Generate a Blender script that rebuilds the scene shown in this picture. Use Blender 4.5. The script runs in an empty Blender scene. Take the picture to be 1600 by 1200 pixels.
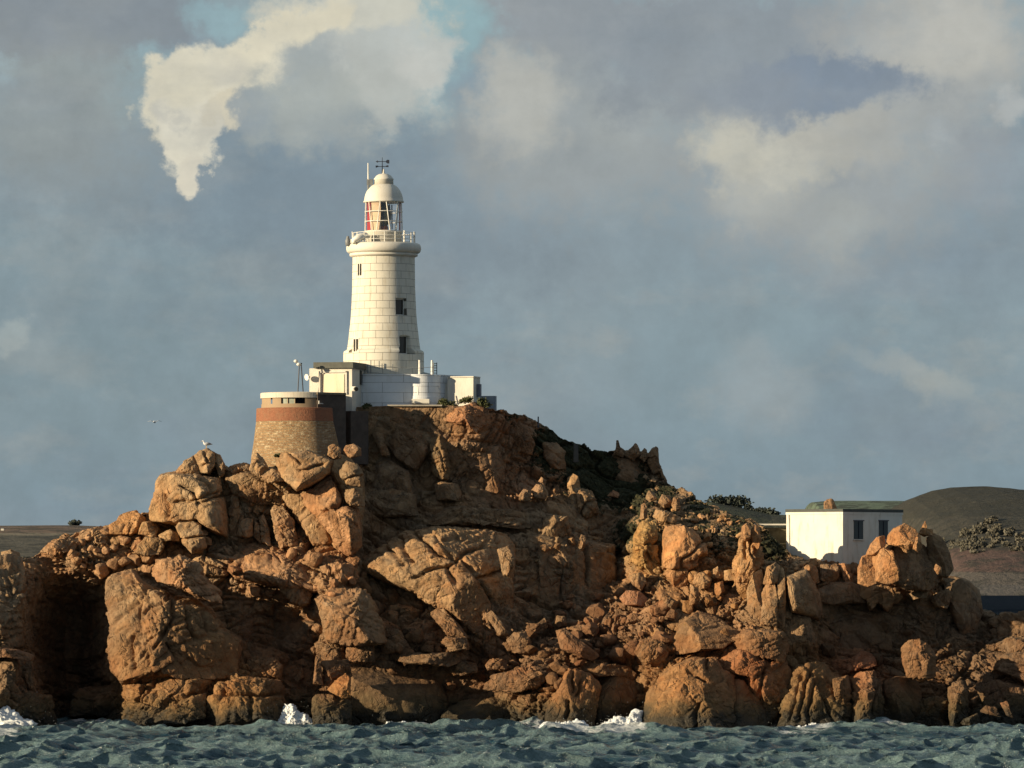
import bpy, bmesh, math, random
import numpy as np
from mathutils import Vector, Matrix
random.seed(7)
scn = bpy.context.scene
COL = scn.collection
R = math.radians
# ---------------------------------------------------------------- camera (long lens from the sea, 400 m off the rock)
D0, CAMH, FPX, HPY = 400.0, 12.5, 8000.0, 880.0
cam = bpy.data.objects.new('camera', bpy.data.cameras.new('camera'))
COL.objects.link(cam); scn.camera = cam
cam.location = (0, -D0, CAMH); cam.rotation_euler = (R(90), 0, 0)
cam.data.sensor_width = 36; cam.data.lens = 36 * FPX / 1600
cam.data.shift_y = (HPY - 600) / 1600
cam.data.clip_start = 1; cam.data.clip_end = 30000
# ---------------------------------------------------------------- sun
SUN_AZ, SUN_EL = 64.0, 11.5           # degrees left of the camera's own direction / above the horizon
sd = Vector((-math.sin(R(SUN_AZ)) * math.cos(R(SUN_EL)), -math.cos(R(SUN_AZ)) * math.cos(R(SUN_EL)), math.sin(R(SUN_EL))))
sun = bpy.data.objects.new('sun', bpy.data.lights.new('sun', 'SUN'))
COL.objects.link(sun); sun.data.energy = 5.0; sun.data.angle = R(0.5); sun.data.color = (1.0, 0.82, 0.56)
sun.rotation_euler = sd.to_track_quat('Z', 'Y').to_euler()
sun.location = (-100, -100, 80)
scn.view_settings.view_transform = 'Standard'; scn.view_settings.look = 'None'
scn.view_settings.exposure = 0.55; scn.view_settings.gamma = 1
scn.cycles.max_bounces = 6; scn.cycles.diffuse_bounces = 2; scn.cycles.caustics_reflective = False; scn.cycles.caustics_refractive = False

def lin(c):
    return tuple(((v / 255) / 12.92 if v / 255 < 0.04045 else ((v / 255 + 0.055) / 1.055) ** 2.4) for v in c)

# ---------------------------------------------------------------- world: Nishita sky under broken cloud
w = bpy.data.worlds.new('World'); scn.world = w; w.use_nodes = True
nt = w.node_tree; N = nt.nodes; L = nt.links; N.clear()
def nd(t, **k):
    n = N.new(t)
    for a, b in k.items(): setattr(n, a, b)
    return n
def mth(op, a, b=None, c=None, clamp=False):
    n = N.new('ShaderNodeMath'); n.operation = op; n.use_clamp = clamp
    for i, v in enumerate((a, b, c)):
        if v is None: continue
        if hasattr(v, 'links'): L.new(v, n.inputs[i])
        else: n.inputs[i].default_value = v
    return n.outputs[0]
out = nd('ShaderNodeOutputWorld')
sky = nd('ShaderNodeTexSky'); sky.sky_type = 'NISHITA'; sky.sun_disc = False
sky.sun_elevation = R(SUN_EL); sky.sun_rotation = R(180 + SUN_AZ)
bg1 = nd('ShaderNodeBackground'); bg1.inputs[1].default_value = 0.06; L.new(sky.outputs[0], bg1.inputs[0])
tc = nd('ShaderNodeTexCoord'); sx = nd('ShaderNodeSeparateXYZ'); L.new(tc.outputs['Generated'], sx.inputs[0])
ysafe = mth('MAXIMUM', mth('ABSOLUTE', sx.outputs[1]), 0.02)
U = mth('MULTIPLY_ADD', mth('DIVIDE', sx.outputs[0], ysafe), 8.0, 0.8)       # thousandths of the tangent plane
V = mth('MULTIPLY_ADD', mth('DIVIDE', sx.outputs[2], ysafe), -8.0, 0.88)
front = mth('GREATER_THAN', sx.outputs[1], 0.0)
cb = nd('ShaderNodeCombineXYZ'); L.new(U, cb.inputs[0]); L.new(V, cb.inputs[1])
def noise(scale, detail, rough, vec=None, dist=0.0, sc=(1, 1, 1), off=(0, 0, 0)):
    mp = nd('ShaderNodeMapping'); mp.inputs['Scale'].default_value = sc; mp.inputs['Location'].default_value = off
    L.new(vec or cb.outputs[0], mp.inputs[0])
    n = nd('ShaderNodeTexNoise'); n.inputs['Scale'].default_value = scale; n.inputs['Detail'].default_value = detail
    n.inputs['Roughness'].default_value = rough; n.inputs['Distortion'].default_value = dist
    L.new(mp.outputs[0], n.inputs['Vector']); return n
nw1 = noise(4.5, 6, 0.58); nw2 = noise(17, 6, 0.6, off=(5, 2, 0))
def vsub(a, k):
    n = nd('ShaderNodeVectorMath', operation='SUBTRACT'); L.new(a, n.inputs[0]); n.inputs[1].default_value = (0.5, 0.5, 0.5)
    m = nd('ShaderNodeVectorMath', operation='SCALE'); L.new(n.outputs[0], m.inputs[0]); m.inputs['Scale'].default_value = k
    return m.outputs[0]
def vadd(a, b):
    n = nd('ShaderNodeVectorMath', operation='ADD'); L.new(a, n.inputs[0]); L.new(b, n.inputs[1]); return n.outputs[0]
WV = vadd(vadd(cb.outputs[0], vsub(nw1.outputs['Color'], 0.16)), vsub(nw2.outputs['Color'], 0.095))
nz = noise(11, 9, 0.62, off=(3, 7, 0)); nzs = mth('SUBTRACT', nz.outputs['Fac'], 0.5)
nz2 = noise(38, 8, 0.65, off=(1, 9, 0)); nzs2 = mth('SUBTRACT', nz2.outputs['Fac'], 0.5)
nzl = noise(2.6, 7, 0.55, off=(9, 1, 0), sc=(1, 1.3, 1))
def mixc(f, a, b):
    n = N.new('ShaderNodeMix'); n.data_type = 'RGBA'
    if hasattr(f, 'links'): L.new(f, n.inputs[0])
    else: n.inputs[0].default_value = f
    for i, v in ((6, a), (7, b)):
        if hasattr(v, 'links'): L.new(v, n.inputs[i])
        else: n.inputs[i].default_value = (*v, 1)
    return n.outputs[2]
gr = mth('MULTIPLY_ADD', V, 1.2, 0.1, clamp=True)
cur = mixc(gr, lin((146, 163, 170)), lin((127, 148, 160)))
lowf = mth('MULTIPLY_ADD', mth('SUBTRACT', nzl.outputs['Fac'], 0.46), 3.2, 0, clamp=True)
cur = mixc(mth('MULTIPLY', lowf, 0.42), cur, lin((150, 156, 161)))
nzm = noise(5.5, 8, .6, off=(2, 6, 0), sc=(.8, 1.5, 1)); cur = mixc(mth('MULTIPLY', mth('MULTIPLY_ADD', mth('SUBTRACT', nzm.outputs['Fac'], 0.52), 5.0, 0, clamp=True), .35), cur, lin((163, 167, 166)))
nzd = noise(3.5, 8, .6, off=(8, 3, 0), sc=(.7, 1.6, 1)); cur = mixc(mth('MULTIPLY', mth('MULTIPLY_ADD', mth('SUBTRACT', nzd.outputs['Fac'], 0.52), 5.0, 0, clamp=True), .35), cur, lin((118, 134, 150)))
CL = [  # cx, cy, rx, ry, rot, alpha, softness, noise, colour     (thousandths)
 (.10, .60, .30, .14, 0, .5, .7, 1.0, (126, 146, 155)),
 (.20, .47, .42, .12, 0, .5, .7, 1.0, (122, 141, 152)),
 (.55, .32, .30, .13, 0, .8, .6, 1.0, (121, 138, 152)),
 (.30, .26, .28, .10, 0, .6, .6, 1.0, (121, 138, 152)),
 (1.0, .34, .40, .14, 0, .5, .7, 1.0, (132, 145, 157)),
 (1.50, .36, .22, .13, 0, .5, .7, 1.0, (126, 141, 155)),
 (.66, .06, .13, .10, 0, .9, .5, .5, (150, 179, 185)),
 (.215, .115, .05, .06, 0, .8, .6, .5, (146, 174, 182)),
 (.37, .02, .05, .03, 0, .8, .6, .5, (150, 178, 184)),
 (1.05, .00, .12, .035, 0, .8, .6, .5, (150, 178, 186)),
 (.005, .10, .02, .03, 0, .8, .6, .4, (160, 182, 190)),
 (.12, .03, .26, .075, 0, .98, .28, 1.0, (134, 142, 150)),
 (.10, .17, .14, .10, 0, .75, .6, 1.0, (150, 156, 156)),
 (.10, .27, .13, .07, 0, .5, .7, 1.0, (140, 149, 154)),
 (.74, .115, .05, .045, 0, .8, .5, .8, (128, 146, 160)),
 (.93, .03, .18, .075, 0, .98, .25, 1.0, (146, 152, 158)),
 (.90, .20, .19, .13, 0, .9, .4, 1.1, (154, 160, 163)),
 (.82, .16, .06, .07, 0, .9, .5, 1.0, (184, 184, 178)),
 (.97, .17, .045, .06, 0, .4, .7, 1.2, (172, 177, 176)),
 (1.14, .08, .22, .10, 0, .95, .3, 1.0, (142, 150, 158)),
 (1.46, .09, .16, .15, 0, .9, .4, 1.0, (172, 173, 171)),
 (1.48, .05, .09, .07, 0, .8, .45, 1.0, (192, 190, 182)),
 (1.27, .27, .23, .13, 0, .85, .45, 1.1, (158, 163, 166)),
 (1.20, .235, .12, .060, 0, 1, .35, 1.0, (196, 193, 180)),
 (1.33, .225, .10, .05, 0, .8, .6, 1.0, (176, 175, 169)),
 (1.19, .30, .07, .05, 0, .7, .6, 1.0, (176, 177, 172)),
 (1.32, .36, .05, .035, 0, .6, .7, 1.0, (168, 172, 170)),
 (1.30, .140, .14, .050, 0, .95, .3, 1.0, (126, 139, 156)),
 (1.17, .15, .10, .05, 0, .7, .5, 1.0, (142, 150, 160)),
 (1.595, .17, .022, .035, 0, .8, .5, .8, (184, 186, 184)),
 (1.48, .225, .02, .02, 0, .6, .6, .8, (168, 174, 178)),
 (1.55, .27, .07, .05, 0, .5, .7, 1.0, (150, 158, 168)),
 (1.19, .61, .06, .05, 0, .5, .8, 1.0, (160, 168, 172)),
 (1.44, .595, .09, .022, 20, .55, .8, 1.0, (172, 176, 172)),
 (1.36, .45, .12, .03, 0, .35, .8, 1.0, (146, 158, 168)),
 (.01, .52, .025, .022, 0, .6, .7, .7, (168, 178, 178)),
 (.19, .46, .03, .03, 0, .35, .8, .7, (150, 166, 172)),
 (.48, .155, .125, .085, 0, .9, .35, 1.0, (166, 172, 170)),
 (.58, .10, .12, .08, 25, .95, .3, 1.0, (186, 189, 184)),
 (.705, .06, .055, .065, 0, .9, .45, .6, (148, 178, 185)),
 (.345, .02, .05, .03, 0, .85, .5, .6, (148, 176, 184)),
 (.665, .105, .045, .045, 0, .9, .4, 1.1, (198, 199, 193)),
 (.63, .06, .05, .04, 0, .8, .4, 1.1, (190, 194, 190)),
 (.54, .025, .13, .040, 4, .95, .3, 1.1, (206, 204, 190)),
 (.46, .045, .08, .035, -22, 1, .25, 1.1, (224, 216, 192)),
 (.40, .09, .06, .045, -35, 1, .3, .95, (228, 220, 196)),
 (.325, .12, .072, .052, -25, 1, .26, .9, (230, 222, 198)),
 (.280, .16, .050, .06, 0, 1, .24, .9, (228, 220, 196)),
 (.292, .21, .042, .058, 12, 1, .24, .9, (232, 225, 204)),
 (.285, .262, .026, .036, 0, 1, .26, .9, (226, 218, 198)),
 (.345, .165, .035, .030, 0, 1, .20, 1.1, (224, 214, 188)),
 (.315, .19, .022, .04, 20, .55, .6, .9, (206, 200, 184)),
 (.36, .10, .035, .02, -20, .5, .7, .9, (212, 206, 190)),
 (.265, .175, .014, .014, 0, .5, .7, .8, (190, 188, 180)),
 (.47, .115, .060, .045, 10, .85, .45, .9, (160, 168, 170)),
 (.385, .175, .035, .035, 0, .9, .35, .9, (150, 160, 166)),
 (.46, .165, .07, .05, 0, .5, .6, .9, (178, 182, 176)),
]
for (cx, cy, rx, ry, rot, al, so, nk, c) in CL:
    mp = nd('ShaderNodeMapping'); mp.vector_type = 'TEXTURE'
    mp.inputs['Location'].default_value = (cx, cy, 0); mp.inputs['Rotation'].default_value = (0, 0, R(rot)); mp.inputs['Scale'].default_value = (rx, ry, 1)
    L.new(WV, mp.inputs[0])
    ln = nd('ShaderNodeVectorMath', operation='LENGTH'); L.new(mp.outputs[0], ln.inputs[0])
    d = mth('ADD', mth('MULTIPLY_ADD', nzs, 1.1 * nk, ln.outputs['Value']), mth('MULTIPLY', nzs2, .45 * nk))
    mr = nd('ShaderNodeMapRange'); mr.interpolation_type = 'SMOOTHSTEP'; L.new(d, mr.inputs[0])
    mr.inputs[1].default_value = 1 + so; mr.inputs[2].default_value = 1 - so; mr.inputs[3].default_value = 0; mr.inputs[4].default_value = al
    cur = mixc(mr.outputs[0], cur, lin(c))
cur = mixc(mth('MULTIPLY', mth('MULTIPLY_ADD', mth('SUBTRACT', nzm.outputs['Fac'], 0.50), 6.0, 0, clamp=True), .20), cur, lin((168, 171, 169)))
cur = mixc(mth('MULTIPLY', mth('MULTIPLY_ADD', mth('SUBTRACT', nzd.outputs['Fac'], 0.50), 6.0, 0, clamp=True), .22), cur, lin((118, 134, 150)))
# self-shading of the cloud texture: billows
nz3 = noise(70, 8, .7, off=(4, 4, 0)); mul = mth('MULTIPLY_ADD', mth('SUBTRACT', nz3.outputs['Fac'], .5), .04, mth('MULTIPLY_ADD', nzs2, 0.12, mth('MULTIPLY_ADD', nzs, 0.36, 1.0)))
vm = nd('ShaderNodeVectorMath', operation='SCALE'); L.new(cur, vm.inputs[0]); L.new(mul, vm.inputs['Scale'])
gen = noise(2.2, 7, 0.55, vec=tc.outputs['Generated'], sc=(1, 1, 2.5))
gcol = mixc(mth('MULTIPLY_ADD', mth('SUBTRACT', gen.outputs['Fac'], .45), 4, .3, clamp=True), lin((104, 130, 157)), lin((142, 147, 152)))
colr = mixc(front, gcol, vm.outputs[0])
bg2 = nd('ShaderNodeBackground'); bg2.inputs[1].default_value = 0.683; L.new(colr, bg2.inputs[0])
mx = nd('ShaderNodeMixShader'); mx.inputs[0].default_value = 0.90
L.new(bg1.outputs[0], mx.inputs[1]); L.new(bg2.outputs[0], mx.inputs[2]); L.new(mx.outputs[0], out.inputs[0])

# ---------------------------------------------------------------- pixel <-> world at a chosen depth
def ppm(Y): return 20.0 * D0 / (D0 + Y)
def WX(px, Y): return (px - 800.0) / ppm(Y)
def WZ(py, Y): return CAMH + (HPY - py) / ppm(Y)
def W(px, py, Y): return np.array((WX(px, Y), Y, WZ(py, Y)))

# ---------------------------------------------------------------- numpy noise
rs = np.random.RandomState(3)
TAB = rs.rand(4096, 4).astype(np.float32)
def hsh(i, j, k, s):
    h = (i * 73856093) ^ (j * 19349663) ^ (k * 83492791) ^ (s * 2654435)
    h = h ^ (h >> 13); return (h & 4095)
def vor(P, seed=0):
    P = P.astype(np.float32); c = np.floor(P).astype(np.int64); fr = P - c
    n = len(P); f1 = np.full(n, 9, np.float32); f2 = np.full(n, 9, np.float32); idd = np.zeros(n, np.int64); dl = np.zeros((n, 3), np.float32)
    for a in (-1, 0, 1):
        for b in (-1, 0, 1):
            for g in (-1, 0, 1):
                h = hsh(c[:, 0] + a, c[:, 1] + b, c[:, 2] + g, seed)
                t = TAB[h]; v = fr - (t[:, :3] * .86 + .07) - np.array((a, b, g), np.float32)
                d = np.einsum('ij,ij->i', v, v)
                m = d < f1
                f2 = np.where(m, f1, np.minimum(f2, d)); f1 = np.where(m, d, f1); idd = np.where(m, h, idd)
                dl[m] = v[m]
    return np.sqrt(f1), np.sqrt(f2), idd, dl
def vnoise(P, seed=0):
    P = P.astype(np.float32); c = np.floor(P).astype(np.int64); f = P - c; f = f * f * (3 - 2 * f); r = 0
    for a in (0, 1):
        wa = f[:, 0] if a else 1 - f[:, 0]
        for b in (0, 1):
            wb = f[:, 1] if b else 1 - f[:, 1]
            for g in (0, 1):
                wg = f[:, 2] if g else 1 - f[:, 2]
                r = r + wa * wb * wg * TAB[hsh(c[:, 0] + a, c[:, 1] + b, c[:, 2] + g, seed), 3]
    return r - 0.5
def fbm(P, o=4, seed=0):
    r = 0; a = 1.0
    for i in range(o):
        r = r + a * vnoise(P * (2.03 ** i) + i * 7.3, seed + i); a *= .5
    return r
def rotm(ax, ay, az):
    return np.array(Matrix.Rotation(R(az), 3, 'Z') @ Matrix.Rotation(R(ay), 3, 'Y') @ Matrix.Rotation(R(ax), 3, 'X'), np.float32)
RM = [rotm(18, 32, 12), rotm(-25, -20, 30), rotm(10, 50, -20), rotm(30, 10, 50)]
def joints(P, s, seed, th):
    """three sets of jittered parallel joints: distance to the nearest joint, block id, position in the block"""
    rg = np.random.RandomState(seed * 31 + 5)
    a, dip, c = R(th + rg.uniform(-14, 14)), R(rg.uniform(-16, 16)), R(rg.uniform(-30, 30))
    n1 = np.array((math.cos(a) * math.cos(c), math.sin(c), math.sin(a) * math.cos(c))); n2 = np.array((-math.sin(a + dip), .25, math.cos(a + dip))); n3 = np.array((-.3, 1, .15))
    ids = []; loc = []; e = np.full(len(P), 9., np.float32)
    for q, (n, k) in enumerate(((n1, 1.0), (n2, .72), (n3, 1.3))):
        n = (n / np.linalg.norm(n)).astype(np.float32); off = rg.uniform(0, 50)
        if q == 0: off = off + .37 * s * 0
        u = P @ n / (s * k) + off
        if q < 2 and ids == []: pass
        if q == 1: u = u + (TAB[ids[0] & 4095, 1] - .5) * 1.0      # courses break joint between columns
        c0 = np.floor(u).astype(np.int64)
        def edge(i_): return i_ + (TAB[(i_ * 7919 + seed * 131 + q * 977) & 4095, 0] - .5) * .72
        lo = edge(c0); up = edge(c0 + 1); cell = np.where(u < lo, c0 - 1, np.where(u >= up, c0 + 1, c0))
        lo = edge(cell); up = edge(cell + 1)
        keep = TAB[(cell * 313 + seed * 17 + q * 57) & 4095, 2]
        d = np.minimum(u - lo, up - u) * k; e = np.minimum(e, d.astype(np.float32)); ids.append(cell); loc.append(((u - (lo + up) / 2)).astype(np.float32))
    return e, hsh(ids[0], ids[1], ids[2], seed), np.stack(loc, 1)
def rockdisp(P, amp=1.0, s0=3.0, seed=0, lev=3, th=None):
    """displacement (m) giving jointed, blocky granite; positive is outward. amp may be per point"""
    P = P.astype(np.float32)
    W1 = np.stack([fbm(P * .16, 3, 11 + seed), fbm(P * .16, 3, 21 + seed), fbm(P * .16, 3, 31 + seed)], 1) * 2.0
    W2 = np.stack([fbm(P * .8, 3, 41 + seed), fbm(P * .8, 3, 51 + seed), fbm(P * .8, 3, 61 + seed)], 1) * .22
    Wp = (P + W1 + W2).astype(np.float32); d = np.zeros(len(P), np.float32); s = s0; A = .12 * s0
    if th is None: th = (-28, 12, 24, -12, 38)[seed % 5]
    for l in range(lev):
        if l < 2:
            e, idd, dl = joints(Wp, s, seed * 7 + l, th + (0, 12)[l]); b_id = idd
            t = TAB[idd]; rnd = 1 / (1 + np.exp(-(vnoise(P / (s * 1.4), 90 + l) * 16)))      # joints open here, closed there
            rnd = .3 + .7 * rnd
            tilt = (t[:, [1, 3, 2]] - .5) * np.array((1.7, 1.5, .8))
            d += A * rnd * ((t[:, 0] - .5) * 1.1 + np.einsum('ij,ij->i', dl, tilt) * 1.0)
            d -= A * rnd * (1.15 * np.exp(-(e * s / (.07 + .028 * s)) ** 2) + .22 * np.exp(-e * s / (.10 * s + .05)))
        else:
            Q = (Wp @ RM[(l + seed) % 4].T) * np.array((1, 1, .62), np.float32) / s
            f1, f2, idd, dl = vor(Q, seed * 7 + l); t = TAB[idd]; tilt = (t[:, [1, 3, 2]] - .5) * 2.6; e = f2 - f1
            rnd = .25 + .75 / (1 + np.exp(-(vnoise(P / (s * 2.5), 70 + l) * 18)))
            d += 1.35 * A * rnd * ((t[:, 0] - .5) * 1.2 + np.einsum('ij,ij->i', dl, tilt) * 1.2 - .7 * np.exp(-(e / .07) ** 2))
        s *= .40; A *= .54
    d += .07 * fbm(P * 2.1, 4, 5) + .03 * np.abs(fbm(P * 6.0, 2, 9))
    global BLK
    BLK = np.stack([TAB[b_id, 1], TAB[b_id, 3]], 1)
    return d * amp

# ---------------------------------------------------------------- object helpers
def tag(o, label=None, cat=None, group=None, kind=None):
    if label: o['label'] = label
    if cat: o['category'] = cat
    if group: o['group'] = group
    if kind: o['kind'] = kind
    return o
def wloc(o):
    v = Vector((0, 0, 0))
    while o is not None: v += o.location; o = o.parent
    return v
def empty(name, loc, label, cat, group=None):
    o = bpy.data.objects.new(name, None); COL.objects.link(o); o.location = loc
    o.empty_display_size = .3
    return tag(o, label, cat, group)
def mk(name, V, F, mat, parent=None, smooth=False, attrs=None, base=True):
    """V in world metres; linked under parent, or top-level with its origin at its base"""
    V = np.asarray(V, np.float32)
    if parent is not None: off = np.array(wloc(parent), np.float32)
    elif base: off = np.array(((V[:, 0].min() + V[:, 0].max()) / 2, (V[:, 1].min() + V[:, 1].max()) / 2, V[:, 2].min()), np.float32)
    else: off = np.zeros(3, np.float32)
    me = bpy.data.meshes.new(name)
    if isinstance(F, np.ndarray):
        k = F.shape[1]; me.vertices.add(len(V)); me.loops.add(F.size); me.polygons.add(len(F))
        me.vertices.foreach_set('co', (V - off).ravel())
        me.loops.foreach_set('vertex_index', F.astype(np.int32).ravel())
        me.polygons.foreach_set('loop_start', np.arange(0, F.size, k, dtype=np.int32))
        me.update(calc_edges=True)
    else:
        me.from_pydata([tuple(v) for v in (V - off)], [], F); me.update()
    if smooth: me.polygons.foreach_set('use_smooth', np.ones(len(me.polygons), bool))
    me.materials.append(mat)
    for an, arr in (attrs or {}).items():
        if arr.ndim == 1:
            a = me.attributes.new(an, 'FLOAT', 'POINT'); a.data.foreach_set('value', arr.astype(np.float32))
        else:
            a = me.attributes.new(an, 'FLOAT_COLOR', 'POINT')
            a.data.foreach_set('color', np.concatenate([arr, np.ones((len(arr), 1))], 1).astype(np.float32).ravel())
    o = bpy.data.objects.new(name, me); COL.objects.link(o)
    if parent is not None: o.parent = parent
    else: o.location = off
    return o
class MB:
    def __init__(s): s.v = []; s.f = []
    def add(s, V, F):
        n = len(s.v); s.v += [tuple(map(float, v)) for v in V]; s.f += [tuple(i + n for i in f) for f in F]; return s
    def box(s, c, d, rz=0, bev=0.0, taper=1.0):
        """centre, dimensions, rotation about Z"""
        bm = bmesh.new(); bmesh.ops.create_cube(bm, size=1)
        for v in bm.verts:
            k = taper if v.co.z > 0 else 1
            v.co = Vector((v.co.x * d[0] * k, v.co.y * d[1] * k, v.co.z * d[2]))
        if bev: bmesh.ops.bevel(bm, geom=list(bm.edges), offset=bev, segments=2, affect='EDGES')
        m = Matrix.Translation(Vector([float(q) for q in c])) @ Matrix.Rotation(rz, 4, 'Z')
        bm.verts.index_update()
        s.add([m @ v.co for v in bm.verts], [[v.index for v in f.verts] for f in bm.faces]); bm.free(); return s
    def bar(s, a, b, r0, r1=None, n=8):
        a = Vector([float(q) for q in a]); b = Vector([float(q) for q in b]); r1 = r0 if r1 is None else r1
        q = (b - a).to_track_quat('Z', 'Y'); V = []; 
        for p, r in ((a, r0), (b, r1)):
            for i in range(n):
                t = 2 * math.pi * i / n; V.append(p + q @ Vector((r * math.cos(t), r * math.sin(t), 0)))
        F = [(i, (i + 1) % n, n + (i + 1) % n, n + i) for i in range(n)] + [tuple(range(n))[::-1], tuple(range(n, 2 * n))]
        return s.add(V, F)
    def lathe(s, c, prof, n=64, a0=0, a1=2 * math.pi, cap=True):
        """profile [(r,z)] revolved; angle 0 faces the camera (-Y), positive to +X"""
        full = abs(a1 - a0 - 2 * math.pi) < 1e-6; m = n if full else n + 1; V = []
        for r, z in prof:
            for i in range(m):
                t = a0 + (a1 - a0) * i / n; V.append((c[0] + r * math.sin(t), c[1] - r * math.cos(t), c[2] + z))
        F = []
        for j in range(len(prof) - 1):
            for i in range(n):
                i2 = (i + 1) % m; F.append((j * m + i, j * m + i2, (j + 1) * m + i2, (j + 1) * m + i))
        if cap and full: F += [tuple(range(m))[::-1], tuple((len(prof) - 1) * m + i for i in range(m))]
        return s.add(V, F)
    def tube(s, pts, rad, n=10):
        """one continuous tapering tube through pts"""
        P = [Vector([float(q) for q in p]) for p in pts]; V = []
        for i, p in enumerate(P):
            d = (P[min(i + 1, len(P) - 1)] - P[max(i - 1, 0)]).normalized(); q = d.to_track_quat('Z', 'Y')
            for k in range(n):
                t = 2 * math.pi * k / n; V.append(p + q @ Vector((rad[i] * math.cos(t), rad[i] * math.sin(t), 0)))
        F = []
        for i in range(len(P) - 1):
            for k in range(n): F.append((i * n + k, i * n + (k + 1) % n, (i + 1) * n + (k + 1) % n, (i + 1) * n + k))
        F += [tuple(range(n))[::-1], tuple((len(P) - 1) * n + k for k in range(n))]
        return s.add(V, F)
    def build(s, name, mat, parent=None, smooth=False):
        o = mk(name, s.v, s.f, mat, parent, smooth); return o

# ---------------------------------------------------------------- materials
class MT:
    def __init__(s, name):
        s.m = bpy.data.materials.new(name); s.m.use_nodes = True; s.t = s.m.node_tree; s.b = s.t.nodes['Principled BSDF']
        s.b.inputs['Specular IOR Level'].default_value = .3
    def n(s, t, **k):
        n = s.t.nodes.new(t)
        for a, b in k.items(): setattr(n, a, b)
        return n
    def l(s, a, b): s.t.links.new(a, b)
    def put(s, inp, v):
        if hasattr(v, 'links'): s.l(v, inp)
        elif isinstance(v, tuple) and len(v) == 3 and inp.type == 'RGBA': inp.default_value = (*v, 1)
        else: inp.default_value = v
    def math(s, op, a, b=None, c=None, clamp=False):
        n = s.n('ShaderNodeMath', operation=op, use_clamp=clamp)
        for i, v in enumerate((a, b, c)):
            if v is not None: s.put(n.inputs[i], v)
        return n.outputs[0]
    def noise(s, scale, detail=5, rough=.55, vec=None, sc=(1, 1, 1), off=(0, 0, 0)):
        if vec is None: vec = s.n('ShaderNodeNewGeometry').outputs['Position']
        mp = s.n('ShaderNodeMapping'); mp.inputs['Scale'].default_value = sc; mp.inputs['Location'].default_value = off; s.l(vec, mp.inputs[0])
        n = s.n('ShaderNodeTexNoise'); n.inputs['Scale'].default_value = scale; n.inputs['Detail'].default_value = detail; n.inputs['Roughness'].default_value = rough
        s.l(mp.outputs[0], n.inputs['Vector']); return n.outputs['Fac']
    def ramp(s, f, lo, hi, a=0., b=1.):
        n = s.n('ShaderNodeMapRange'); n.interpolation_type = 'SMOOTHSTEP'; s.put(n.inputs[0], f)
        for i, v in enumerate((lo, hi, a, b)): n.inputs[i + 1].default_value = v
        return n.outputs[0]
    def mix(s, f, a, b, bt='MIX'):
        n = s.n('ShaderNodeMix', data_type='RGBA', blend_type=bt); s.put(n.inputs[0], f); s.put(n.inputs[6], a); s.put(n.inputs[7], b); return n.outputs[2]
    def bump(s, h, dist, strength=1.0):
        n = s.n('ShaderNodeBump'); n.inputs['Strength'].default_value = strength; n.inputs['Distance'].default_value = dist; s.put(n.inputs['Height'], h)
        s.l(n.outputs[0], s.b.inputs['Normal']); return n
    def done(s, col=None, rough=.8, metal=0.):
        if col is not None: s.put(s.b.inputs['Base Color'], col)
        s.put(s.b.inputs['Roughness'], rough); s.b.inputs['Metallic'].default_value = metal; return s.m
def plain(name, c, rough=.7, var=.12, scale=3., metal=0., dirt=None):
    m = MT(name); n = m.noise(scale, 6, .6); f = m.ramp(n, .3, .7)
    col = m.mix(f, tuple(v * (1 - var) for v in c), tuple(min(1, v * (1 + var)) for v in c))
    if dirt:
        n2 = m.noise(scale * .9, 7, .7, sc=(1.6, 1.6, .22), off=(4, 2, 1)); col = m.mix(m.ramp(n2, .54, .72, 0, dirt[3]), col, tuple(dirt[:3]))
    m.bump(m.noise(scale * 9, 4), .01, .4)
    return m.done(col, rough, metal)

# granite: stone colour (pink feldspar, iron stain, lichen, tidal band, turf); tint also holds painted shade
g = MT('granite')
at = g.n('ShaderNodeAttribute', attribute_name='tint'); turf = g.n('ShaderNodeAttribute', attribute_name='turf')
n1 = g.noise(.35, 6, .6); n2 = g.noise(1.7, 8, .65, off=(5, 1, 2)); n3 = g.noise(9, 6, .7, off=(2, 8, 1)); n4 = g.noise(.9, 7, .7, off=(7, 7, 3), sc=(1, 1, .45))
col = g.mix(g.ramp(n2, .32, .68), (0.275, .176, .096), (0.43, .287, .160))
col = g.mix(g.ramp(n1, .45, .65, 0, .55), col, (.31, .155, .068))
col = g.mix(g.ramp(n4, .53, .70, 0, .7), col, (.19, .14, .09))
n5 = g.noise(2.6, 6, .7, off=(1, 3, 9)); col = g.mix(g.ramp(n5, .60, .70, 0, .6), col, (.32, .20, .05))
col = g.mix(g.ramp(n3, .56, .74, 0, .45), col, (.10, .075, .055))
col = g.mix(1.0, col, at.outputs['Color'], 'MULTIPLY')
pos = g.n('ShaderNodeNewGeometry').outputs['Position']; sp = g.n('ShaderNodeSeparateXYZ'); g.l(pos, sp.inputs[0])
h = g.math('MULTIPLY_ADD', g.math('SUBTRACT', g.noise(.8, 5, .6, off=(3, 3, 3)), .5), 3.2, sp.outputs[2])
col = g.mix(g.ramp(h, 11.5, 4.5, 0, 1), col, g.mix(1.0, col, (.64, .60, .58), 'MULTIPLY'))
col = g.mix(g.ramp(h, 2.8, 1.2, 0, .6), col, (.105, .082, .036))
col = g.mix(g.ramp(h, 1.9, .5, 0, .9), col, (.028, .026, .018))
tf = g.math('ADD', turf.outputs['Fac'], g.math('MULTIPLY', g.math('SUBTRACT', g.noise(2.2, 7, .7, off=(9, 9, 9)), .5), 1.1))
gcol = g.mix(g.ramp(g.noise(4, 6, .7), .35, .65), (.020, .024, .009), (.055, .050, .022))
col = g.mix(g.ramp(tf, .44, .56), col, gcol)
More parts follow.
